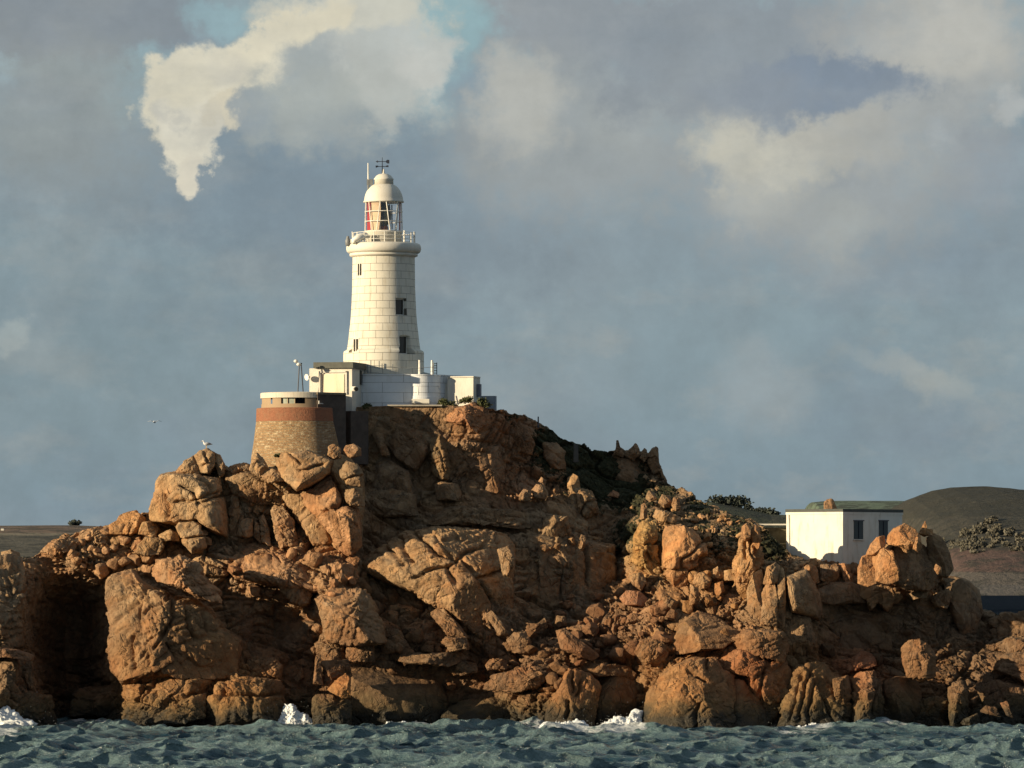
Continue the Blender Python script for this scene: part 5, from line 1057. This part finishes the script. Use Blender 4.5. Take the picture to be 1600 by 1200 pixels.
m = MB(); m.bar(W(1231.2, 804, HY + 3.3), W(1232, 812, HY + 3.3), .05, n=6); m.bar(W(1232, 812, HY + 3.3), W(1233, 880, HY + 3.3), .045, n=6); m.build('downpipe', WIRON, hut)
# low walls and white rail leading to the hut
yw = MB(); yw.box(W(1208, 845, 9.0), (2.3, 1.0, 2.1), rz=R(8), bev=.06)
tag(yw.build('stone_wall', plain('mossy_stone', (.16, .13, .075), .95, .3, 2), None), 'mossy stone wall between the stacked pinnacle and the hut', 'wall')
yw = MB(); yw.box(W(1207, 819.6, 8.2), (3.0, .5, .12), bev=.02)
tag(yw.build('white_coping', WH2, None), 'white coping strip running from the slope to the left corner of the hut', 'coping')
yw = MB(); yw.bar(W(1198, 850.5, 8.2), W(1231, 849.5, 8.3), .045, n=5)
tag(yw.build('water_pipe', plain('yellowed_pipe', (.42, .34, .18), .7), None), 'thin pale pipe along the mossy stone wall', 'pipe')
ps = MB(); ps.box(W(900, 708, 13.0), (.42, .42, 1.5), bev=.04, taper=.9); tag(ps.build('concrete_pillar', plain('grey_stone', (.09, .085, .075), .9), None), 'small grey pillar on the dark green slope below the skyline', 'pillar')
ps = MB(); ps.bar(W(841, 668, 10), W(841, 651, 10), .07, .05, n=6); tag(ps.build('thin_post', DARK, None), 'thin dark post on the skyline right of the summit', 'post')

# ---- shrubs on the summit
LEAF = MT('shrub_leaves'); LEAF = LEAF.done(LEAF.mix(LEAF.ramp(LEAF.noise(5, 4), .35, .65), (.035, .045, .014), (.10, .10, .035)), .7)
BARK = plain('bark', (.10, .07, .045), .9)
def shrub(px, py, Y, wpx, hpx, label, n=700, seed=1, leafm=None, name='shrub', ls=.11):
    rg = np.random.RandomState(seed); b = W(px, py, Y); s = ppm(Y); rx, rz_ = wpx / 2 / s, hpx / s
    root = empty(name, tuple(b), label, 'shrub' if name == 'shrub' else 'tree')
    cl = [(rg.normal(0, .42, 3) * (rx, rx * .8, 0) + np.array((0, 0, rz_ * rg.uniform(.3, .8))), rg.uniform(.25, .5) * rz_) for _ in range(9)]
    V = []; F = []
    for i in range(n):
        c, r = cl[rg.randint(9)]; d = rg.normal(size=3); d /= np.linalg.norm(d); p = b + c + d * r * rg.uniform(.5, 1.05) * (1.1, 1, .9)
        if p[2] < b[2] - .2: p[2] = b[2] + .1
        u = rg.normal(size=3); u /= np.linalg.norm(u); v = np.cross(u, d); v /= np.linalg.norm(v) + 1e-6; L_ = ls * rg.uniform(.6, 1.4) * (rz_ / 1.0) ** .5; k = len(V)
        V += [p - u * L_, p + v * L_ * .5, p + u * L_, p - v * L_ * .5]; F.append((k, k + 1, k + 2, k + 3))
    mk('foliage', np.array(V), F, leafm or LEAF, root)
    m = MB()
    for c, r in cl[:5]: m.bar(b, b + c, .05 * rz_, .02 * rz_, n=5)
    m.build('stems', BARK, root); return root
shrub(697, 641, 8.0, 24, 20, 'dark rounded shrub at the foot of the round white turret', seed=2)
shrub(727, 631, 8.6, 20, 11, 'small olive shrub in front of the white cube building', seed=3)
shrub(752, 641, 8.4, 26, 19, 'dark low shrub right of the cube building', seed=4)
shrub(575, 640, 7.9, 26, 9, 'low dark shrub at the left end of the curved white wall', seed=5)
shrub(440, 716, 2.0, 30, 8, 'dark scrub between the gun tower and the pale capstone', seed=6)

# ---- gulls
GW = plain('gull_white', (.80, .80, .78), .7, .03); GG = plain('gull_grey', (.32, .34, .37), .7, .05); GY = plain('gull_yellow', (.6, .38, .06), .6)
def gull(loc, sc, label, flying=False, rz=0.):
    root = empty('gull', tuple(loc), label, 'bird'); l = np.array(loc); c, s_ = math.cos(rz), math.sin(rz)
    def T(p): p = np.array(p) * sc; return l + np.array((p[0] * c - p[1] * s_, p[0] * s_ + p[1] * c, p[2]))
    h0 = .18 if not flying else 0
    up = .13 if not flying else .02
    m = MB(); m.tube([T((-.34, 0, h0 + .06)), T((-.24, 0, h0 + .08)), T((-.1, 0, h0 + .09)), T((.04, 0, h0 + .10)), T((.13, 0, h0 + .13)), T((.17, 0, h0 + .13 + up * .6)), T((.20, 0, h0 + .15 + up)), T((.25, 0, h0 + .15 + up)), T((.28, 0, h0 + .14 + up)), T((.34, 0, h0 + .125 + up))], [q * sc for q in (.01, .045, .095, .11, .085, .05, .052, .042, .02, .006)], 12)
    m.build('body', GW, root, True)
    m = MB(); m.tube([T((.27, 0, h0 + .142 + up)), T((.31, 0, h0 + .138 + up)), T((.345, 0, h0 + .12 + up))], [q * sc for q in (.022, .017, .006)], 8); m.build('beak', GY, root)
    for sg in (-1, 1):
        m = MB()
        if flying:
            P1 = [T((.08, sg * .08, .12)), T((.10, sg * .32, .22)), T((.0, sg * .66, .14)), T((-.10, sg * .34, .20)), T((-.10, sg * .08, .11))]
            n = 5; m.add(P1 + [p - np.array((0, 0, .02 * sc)) for p in P1], [tuple(range(5)), tuple(range(9, 4, -1))] + [(i, 5 + i, 5 + (i + 1) % 5, (i + 1) % 5) for i in range(5)])
        else:
            m.tube([T((.10, sg * .07, h0 + .14)), T((-.02, sg * .10, h0 + .14)), T((-.18, sg * .08, h0 + .12)), T((-.40, sg * .02, h0 + .07))], [q * sc for q in (.02, .07, .055, .008)], 8)
        m.build('wing', GG, root, True)
        if not flying:
            m = MB(); m.bar(T((0, sg * .04, h0 + .02)), T((0.01, sg * .04, 0)), .010 * sc, n=5); m.bar(T((-.01, sg * .04, .008)), T((.07, sg * .05, .004)), .014 * sc, n=4); m.build('leg', GY, root)
    return root
gull(W(322.5, 700.5, 2.4), 1.25, 'white gull standing on top of the pink dome rock', rz=R(200))
gull(W(241.5, 661, -30), .85, 'tiny gull flying in front of the sky left of the gun tower', True, rz=R(70))
# ================================================================ sea
def sea():
    xs = np.arange(-50, 50.01, .15); g_ = 50 * 1.09 ** np.arange(1, 62); xs = np.concatenate([-g_[::-1], xs, g_])
    y1 = np.arange(-122, 12, .2); back = 12 + 1.2 * (1.11 ** np.arange(0, 62) - 1) / .11 * .25; frontg = -122 - .3 * (1.10 ** np.arange(1, 56) - 1) / .10
    ys = np.concatenate([frontg[::-1], y1, back]); X, Y = np.meshgrid(xs, ys); nx, ny = len(xs), len(ys)
    spx = np.maximum(np.gradient(xs)[None], .0) * np.ones_like(X); spy = np.gradient(ys)[:, None] * np.ones_like(X)
    sp = np.maximum(spx, spy * .6)
    Z = np.zeros_like(X); DX = np.zeros_like(X); DY = np.zeros_like(X); rg = np.random.RandomState(5)
    x = X.astype(np.float32); y = Y.astype(np.float32); Z = Z.astype(np.float32)
    lam = np.exp(np.linspace(math.log(.8), math.log(24), 74))
    for L_ in lam:
        th = R(-62) + rg.normal(0, .62); kx, ky = math.cos(th), math.sin(th); k = 2 * math.pi / L_; amp = .0215 * L_ ** .50 * rg.uniform(.6, 1.3)
        ph = (k * (kx * x + ky * y) + rg.uniform(0, 6.28)).astype(np.float32); fade = np.clip(L_ / (2.6 * sp) - .6, 0, 1).astype(np.float32)
        a = amp * fade; Z += a * np.cos(ph); s = a * np.sin(ph) * 1.0; DX -= s * kx; DY -= s * ky
    # long groups
    grp = 1 + .9 * vnoise(np.stack([x.ravel() / 17, y.ravel() / 14, 0 * x.ravel()], 1), 3).reshape(x.shape)
    Z *= grp
    px = X * (20 * 400 / (400 + Y)) + 800
    # swell heaping up at the inlet, and foam round the rocks
    def bumpz(x0, y0, rx, ry, h): return h * np.exp(-((X - x0) / rx) ** 2 - ((Y - y0) / ry) ** 2)
    Z += bumpz(WX(430, -14), -14, 4.5, 3.0, .55) + bumpz(WX(1120 + 280, -16), -16, 5, 3, .4)
    yw = np.interp(px, [-200, -60, 60, 130, 200, 400, 470, 520, 620, 720, 850, 930, 970, 1010, 1050, 1200, 1350, 1450, 1550, 1700], [-10, -10, -9, -4, -11, -11, -7, -10, -8, -7, -9, -9, -5, -8, -11, -11, -10, -8, -6, -6])
    fo = np.zeros_like(X)
    for (a, b, s, wd) in ((-80, 45, 1.0, 2.6), (45, 230, .35, 1.2), (410, 480, .7, 1.5), (480, 540, .3, 1), (575, 690, .55, 2.4), (690, 735, .5, 1.2), (735, 840, .3, 1), (838, 960, 1.0, 2.2), (940, 1012, 1.1, 3.4), (1010, 1060, .8, 1.6), (1060, 1200, .35, 1.0), (1200, 1310, .85, 1.8), (1310, 1480, .45, 1.2), (1480, 1640, .35, 1)):
        q = 1 / (1 + np.exp(-(px - a) / 6)) / (1 + np.exp((px - b) / 6)); d = (yw - Y) / (wd * 8)
        fo = np.maximum(fo, s * q * np.exp(-np.clip(d, 0, 20) ** 1.2))
    fo = np.maximum(fo, .46 * np.exp(-np.clip((yw - Y) / 11.0, 0, 20))); fo = np.where(Y > 3, 0, fo); whc = np.clip((Z - .85) * 1.4, 0, .5) * (Y < 5)
    P = np.stack([X + DX, Y + DY, Z - .1], 2).reshape(-1, 3)
    i = np.arange(nx * ny).reshape(ny, nx); F = np.stack([i[:-1, :-1].ravel(), i[:-1, 1:].ravel(), i[1:, 1:].ravel(), i[1:, :-1].ravel()], 1)
    m = MT('sea_water'); a = m.n('ShaderNodeAttribute', attribute_name='foam'); cr = m.n('ShaderNodeAttribute', attribute_name='cap')
    nf = m.noise(1.1, 9, .76, sc=(.55, .5, 2)); n2 = m.noise(.35, 5, .6, sc=(.7, 1.4, 1), off=(8, 2, 0))
    f = m.math('MAXIMUM', m.ramp(m.math('MULTIPLY_ADD', m.math('SUBTRACT', nf, .5), 1.5, a.outputs['Fac']), .42, .62), m.math('MULTIPLY', m.ramp(m.math('MULTIPLY_ADD', m.math('SUBTRACT', nf, .5), 1.8, cr.outputs['Fac']), .44, .66), .55))
    base = m.mix(m.ramp(m.math('MULTIPLY_ADD', m.n('ShaderNodeAttribute', attribute_name='hgt').outputs['Fac'], .55, m.math('MULTIPLY_ADD', m.noise(1.3, 7, .68, sc=(.38, 1.5, 1)), .75, m.math('MULTIPLY', n2, .5))), .50, .92), (.013, .053, .082), (.165, .245, .245))
    fr = m.n('ShaderNodeAttribute', attribute_name='far').outputs['Fac']
    m.bump(m.math('ADD', m.noise(3.2, 6, .62, sc=(.8, 1.2, 1)), m.math('MULTIPLY', m.noise(8, 5, .65, sc=(.6, 1.3, 1)), .75)), .34, 1.0)
    m.b.inputs['IOR'].default_value = 1.33; m.b.inputs['Specular IOR Level'].default_value = .5
    mt = m.done(m.mix(f, m.mix(m.math('MULTIPLY', fr, 1.0), base, (.008, .013, .022)), (.60, .63, .62)), m.math('MAXIMUM', m.ramp(f, 0, 1, .12, .8), m.math('MULTIPLY', fr, .75)))
    m.l(m.math('MULTIPLY_ADD', fr, -.45, .5), m.b.inputs['Specular IOR Level'])
    m.l(m.math('MULTIPLY_ADD', fr, -.18, 1.33), m.b.inputs['IOR'])
    o = mk('sea', P, F, mt, None, True, {'foam': fo.ravel(), 'cap': whc.ravel(), 'hgt': Z.ravel(), 'far': np.clip((Y.ravel() - 10) / 80, 0, 1)}, base=False); tag(o, kind='structure')
sea()
FOAM = MT('white_foam'); FOAM.b.inputs['Subsurface Weight'].default_value = 0; FOAM.bump(FOAM.noise(6, 6, .7), .06, .8); FOAM = FOAM.done((.66, .68, .67), .9)
def splash(poly, Y, th, label, seed):
    n = ROCKN[0]; ROCKN[0] = 300 + seed
    o = rock(poly, None, 'breaking_wave', None, Y=Y, th=th, frac=0, k=.7, fac=0, b=.3); ROCKN[0] = n
    me = o.data; me.materials.clear(); me.materials.append(FOAM); k = len(me.vertices); co = np.zeros(k * 3, np.float32); me.vertices.foreach_get('co', co); co = co.reshape(-1, 3)
    nr = np.zeros(k * 3, np.float32); me.vertices.foreach_get('normal', nr); nr = nr.reshape(-1, 3)
    d = .40 * fbm(co * 1.9 + seed * 5, 5, seed) + .34 * np.abs(fbm(co * 4.5 + seed, 5, seed + 3)); co += nr * d[:, None]; me.vertices.foreach_set('co', co.ravel()); me.update()
    # spray thrown off it
    rgp = np.random.RandomState(seed); lo, hi = co.min(0), co.max(0); wdt = hi - lo; ic, fc = ICO[3]; V_ = []; F_ = []; D4, F4 = np.array([(1, 1, 1), (1, -1, -1), (-1, 1, -1), (-1, -1, 1)], float), [(0, 1, 2), (0, 3, 1), (0, 2, 3), (1, 3, 2)]
    for q in range(150):
        c_ = lo + wdt * np.array((rgp.uniform(-.25, 1.25), rgp.uniform(0, 1), min(1.3, abs(rgp.normal(0, .4)) + .1))); r_ = rgp.uniform(.006, .022); k_ = len(V_)
        V_ += list(D4 * r_ * rgp.uniform(.6, 1.3, (4, 3)) + c_); F_ += [tuple(k_ + i_ for i_ in f_) for f_ in F4]
    sp_ = mk('spray', np.array(V_) + np.array(o.location), F_, FOAM, o)
    o['kind'] = 'stuff'
    return o
splash([(-60,1150),(-60,1106),(-10,1104),(14,1110),(30,1124),(60,1130),(40,1146)], -10.5, 1.0, '', 1)
splash([(425,1128),(438,1120),(446,1107),(455,1102),(464,1110),(480,1122),(490,1130),(455,1134)], -9.0, .5, '', 2)
splash([(838,1142),(850,1132),(880,1130),(910,1127),(918,1136),(915,1146)], -10.6, .7, '', 3)
splash([(928,1144),(945,1132),(960,1124),(985,1120),(992,1112),(1003,1112),(998,1146)], -8.6, .8, '', 4)
splash([(600,1140),(612,1130),(640,1134),(664,1146),(610,1148)], -10.4, .5, '', 5)
splash([(1216,1146),(1240,1136),(1275,1134),(1300,1138),(1296,1148)], -11.6, .5, '', 6)
# ================================================================ far land across the bay
def farland(name, top, Y0, depth, mat, base_py=None, rough=.0, seed=0, nx=260, ny=50, fade=True):
    px = np.linspace(top[0][0], top[-1][0], nx); tp = np.interp(px, [t[0] for t in top], [t[1] for t in top])
    Yc = Y0 + depth; zc = WZ(tp, Yc); u = np.linspace(0, 1, ny)[:, None]
    prof = np.sin(u * math.pi / 2) ** .8
    V = []
    Yf = Y0 + depth * u + 0 * zc; X = (px[None] - 800) / (8000.0) * (400 + Yc) + 0 * Yf; Z = -4 + (zc[None] + 4) * prof
    Yb = Yc + depth * 1.2 * u[1:] + 0 * zc; Zb = -4 + (zc[None] + 4) * np.cos(u[1:] * math.pi / 2); Xb = (px[None] - 800) / 8000.0 * (400 + Yc) + 0 * Yb
    P = np.stack([np.concatenate([X, Xb]), np.concatenate([Yf, Yb]), np.concatenate([Z, Zb])], 2).reshape(-1, 3)
    P[:, 2] += rough * fbm(P / 60, 5, seed) * np.clip((P[:, 2]) / 12, 0, 1) 
    n = ny * 2 - 1; i = np.arange(nx * n).reshape(n, nx); F = np.stack([i[:-1, :-1].ravel(), i[:-1, 1:].ravel(), i[1:, 1:].ravel(), i[1:, :-1].ravel()], 1)
    o = mk(name, P, F, mat, None, True, base=False); tag(o, kind='structure'); return o
def landmat(name, bands, sc=.02):
    """bands: (height m, colour) from the water up: shore, heath, fields"""
    m = MT(name); s = m.n('ShaderNodeSeparateXYZ'); m.l(m.n('ShaderNodeNewGeometry').outputs['Position'], s.inputs[0])
    hz_ = m.math('MULTIPLY_ADD', m.math('SUBTRACT', m.noise(sc * .6, 5, .6, sc=(.5, .2, 1)), .5), bands[-1][0] * .10, s.outputs[2])
    col = bands[0][1]
    for h0, c in bands[1:]: col = m.mix(m.ramp(hz_, h0 - .4, h0 + .4), col, c)
    v = m.noise(sc * 3, 8, .7); v2 = m.noise(sc * 14, 5, .7)
    col = m.mix(m.ramp(v, .46, .56, 0, .75), col, (.03, .03, .022)); col = m.mix(m.ramp(v2, .55, .7, 0, .35), col, (.16, .14, .11))
    m.bump(m.math('ADD', v, v2), 6, .6); return m.done(col, .95)
LM1 = landmat('far_fields', [(0, (.12, .11, .10)), (10, (.10, .088, .07)), (13, (.10, .09, .068)), (27.2, (.20, .17, .12)), (28.5, (.17, .12, .085))])
farland('far_headland', [(-700, 835), (-300, 826), (-60, 822), (60, 821), (125, 821), (200, 824), (330, 834), (420, 850), (520, 868)], 2050, 420, LM1, rough=.6, seed=1)
LM2 = landmat('heath_hill_cover', [(0, (.10, .09, .08)), (4, (.10, .085, .07)), (9, (.10, .062, .05)), (19, (.052, .047, .034)), (33, (.036, .034, .024))])
farland('heath_hill', [(1230, 915), (1300, 880), (1380, 835), (1402, 798), (1420, 784), (1450, 773), (1480, 768), (1540, 767), (1600, 770), (1680, 774), (1800, 800), (2000, 830), (2400, 880)], 1640, 420, LM2, rough=3, seed=2, nx=700, ny=200)
LM3 = landmat('far_plateau_cover', [(0, (.08, .09, .07)), (15, (.10, .12, .08)), (40, (.12, .16, .11))])
farland('far_plateau', [(1120, 800), (1180, 806), (1240, 804), (1262, 797), (1268, 785), (1290, 783), (1400, 783), (1470, 786), (1600, 800)], 2900, 300, LM3, rough=.5, seed=3)
LM4 = landmat('low_shore_cover', [(0, (.07, .07, .05)), (8, (.055, .06, .035))])
farland('wooded_rise', [(1040, 800), (1080, 788), (1110, 783), (1160, 793), (1200, 802), (1260, 806), (1330, 820)], 900, 90, LM4, rough=.5, seed=4)
# pale bushes on the heath hill
PB = MT('pale_blossom'); PB = PB.done(PB.mix(PB.ramp(PB.noise(.8, 4), .35, .65), (.07, .065, .045), (.15, .135, .10)), .9)
def clump(n, r, seed, flat=.7, ls=.35):
    rg = np.random.RandomState(seed); V = []; F = []
    for i in range(n):
        d = rg.normal(size=3); d /= np.linalg.norm(d); p = d * r * rg.uniform(.55, 1.0) * (1 + .35 * math.sin(d[0] * 5 + seed) * math.cos(d[2] * 4)); p[2] = p[2] * flat + r * flat * .8
        u = rg.normal(size=3); u /= np.linalg.norm(u); v = np.cross(u, rg.normal(size=3)); v /= np.linalg.norm(v); L_ = r * ls * rg.uniform(.6, 1.3); k = len(V)
        V += [p - u * L_, p + v * L_ * .7, p + u * L_, p - v * L_ * .7]; F.append((k, k + 1, k + 2, k + 3))
    return np.array(V), F
protos = []
for i in range(4):
    V_, F_ = clump(170, 2.2, 20 + i); o = mk('pale_bush', V_, F_, PB, None, base=False); tag(o, 'pale flowering bush on the dark heath hillside across the bay', 'bush', 'pale bushes on the far hillside'); protos.append(o)
rg = np.random.RandomState(9); used = [False] * 4; k = 0
htx = [1300, 1402, 1420, 1450, 1480, 1540, 1600, 1700]; hty = [880, 798, 784, 773, 768, 768, 772, 782]
while k < 84:
    px = rg.normal(1535, 30) if k % 4 else rg.uniform(1470, 1600); t_ = rg.uniform(0, 1); py = 868 - 50 * t_ * math.exp(-((px - 1548) / 45) ** 2) - rg.uniform(0, 14)
    # find the hill surface under that pixel
    best = None
    for u in np.linspace(.02, .98, 120):
        Y = 1640 + 420 * u; zc = WZ(np.interp((px - 800) / 1.0 * (400 + Y) / (400 + 2060) + 800, htx, hty), 2060); z = -4 + (zc + 4) * math.sin(u * math.pi / 2) ** .8
        if z > WZ(py, Y): best = (Y, z); break
    if best is None: k += 1; continue
    Y, z = best; i = rg.randint(4); o = protos[i] if not used[i] else protos[i].copy()
    if used[i]: COL.objects.link(o)
    used[i] = True; o.location = (WX(px, Y), Y - 2, z - .8); s = rg.uniform(.5, 1.05); o.scale = (s, s, s * rg.uniform(.8, 1.3)); o.rotation_euler = (0, 0, rg.uniform(0, 6)); k += 1
# dark trees on the wooded rise
TL = MT('tree_leaves'); TL = TL.done(TL.mix(TL.ramp(TL.noise(1.2, 4), .35, .65), (.045, .055, .045), (.085, .095, .07)), .85)
tsrc = None; rg = np.random.RandomState(4)
def tree0():
    root = empty('tree', (0, 0, 0), 'dark wind-shaped tree on the rise behind the island ridge', 'tree', 'trees on the rise behind the ridge')
    V_, F_ = clump(260, 2.4, 3, .75, .22); V_[:, 2] += 1.2; mk('crown', V_, F_, TL, root); m = MB(); m.bar((0, 0, -1.5), (0.1, 0, 2.4), .28, .12, n=7); m.build('trunk', BARK, root); return root
tsrc = tree0(); first = True
for (px, py) in ((1116, 786), (1124, 784), (1131, 788), (1140, 785), (1148, 781), (1156, 783), (1163, 788), (1170, 793), (1178, 797), (1186, 796), (1194, 800), (1202, 803), (1135, 792), (1152, 792), (1210, 806)):
    if first: r_ = tsrc; first = False
    else:
        r_ = tsrc.copy(); COL.objects.link(r_)
        for ch in tsrc.children:
            if ch.parent is tsrc: c_ = ch.copy(); COL.objects.link(c_); c_.parent = r_
    Y = 985; r_.location = W(px, py + 8, Y); s = rg.uniform(.42, .72); r_.scale = (s * 1.2, s, s); r_.rotation_euler = (0, 0, rg.uniform(0, 6))
shrub(113, 822.5, 2455, 20, 9, 'dark clump of trees alone on the far left field horizon', seed=9, leafm=TL, name='tree_clump', ls=.5, n=500)
hs = empty('far_house', tuple(W(4, 829, 2325)), 'tiny white house on the far headland at the left edge', 'house')
m = MB(); m.box(W(4, 827.5, 2325), (1.5, 3, 1.0)); m.build('walls', WH2, hs)
b_ = W(4, 825.9, 2325); m = MB(); m.add([b_ + (-.85, -1.6, 0), b_ + (.85, -1.6, 0), b_ + (.85, 1.6, 0), b_ + (-.85, 1.6, 0), b_ + (0, -1.6, .7), b_ + (0, 1.6, .7)], [(0, 1, 2, 3), (0, 4, 1), (2, 5, 3), (1, 4, 5, 2), (3, 5, 4, 0)]); m.build('roof', plain('slate_roof', (.12, .12, .13), .8), hs)
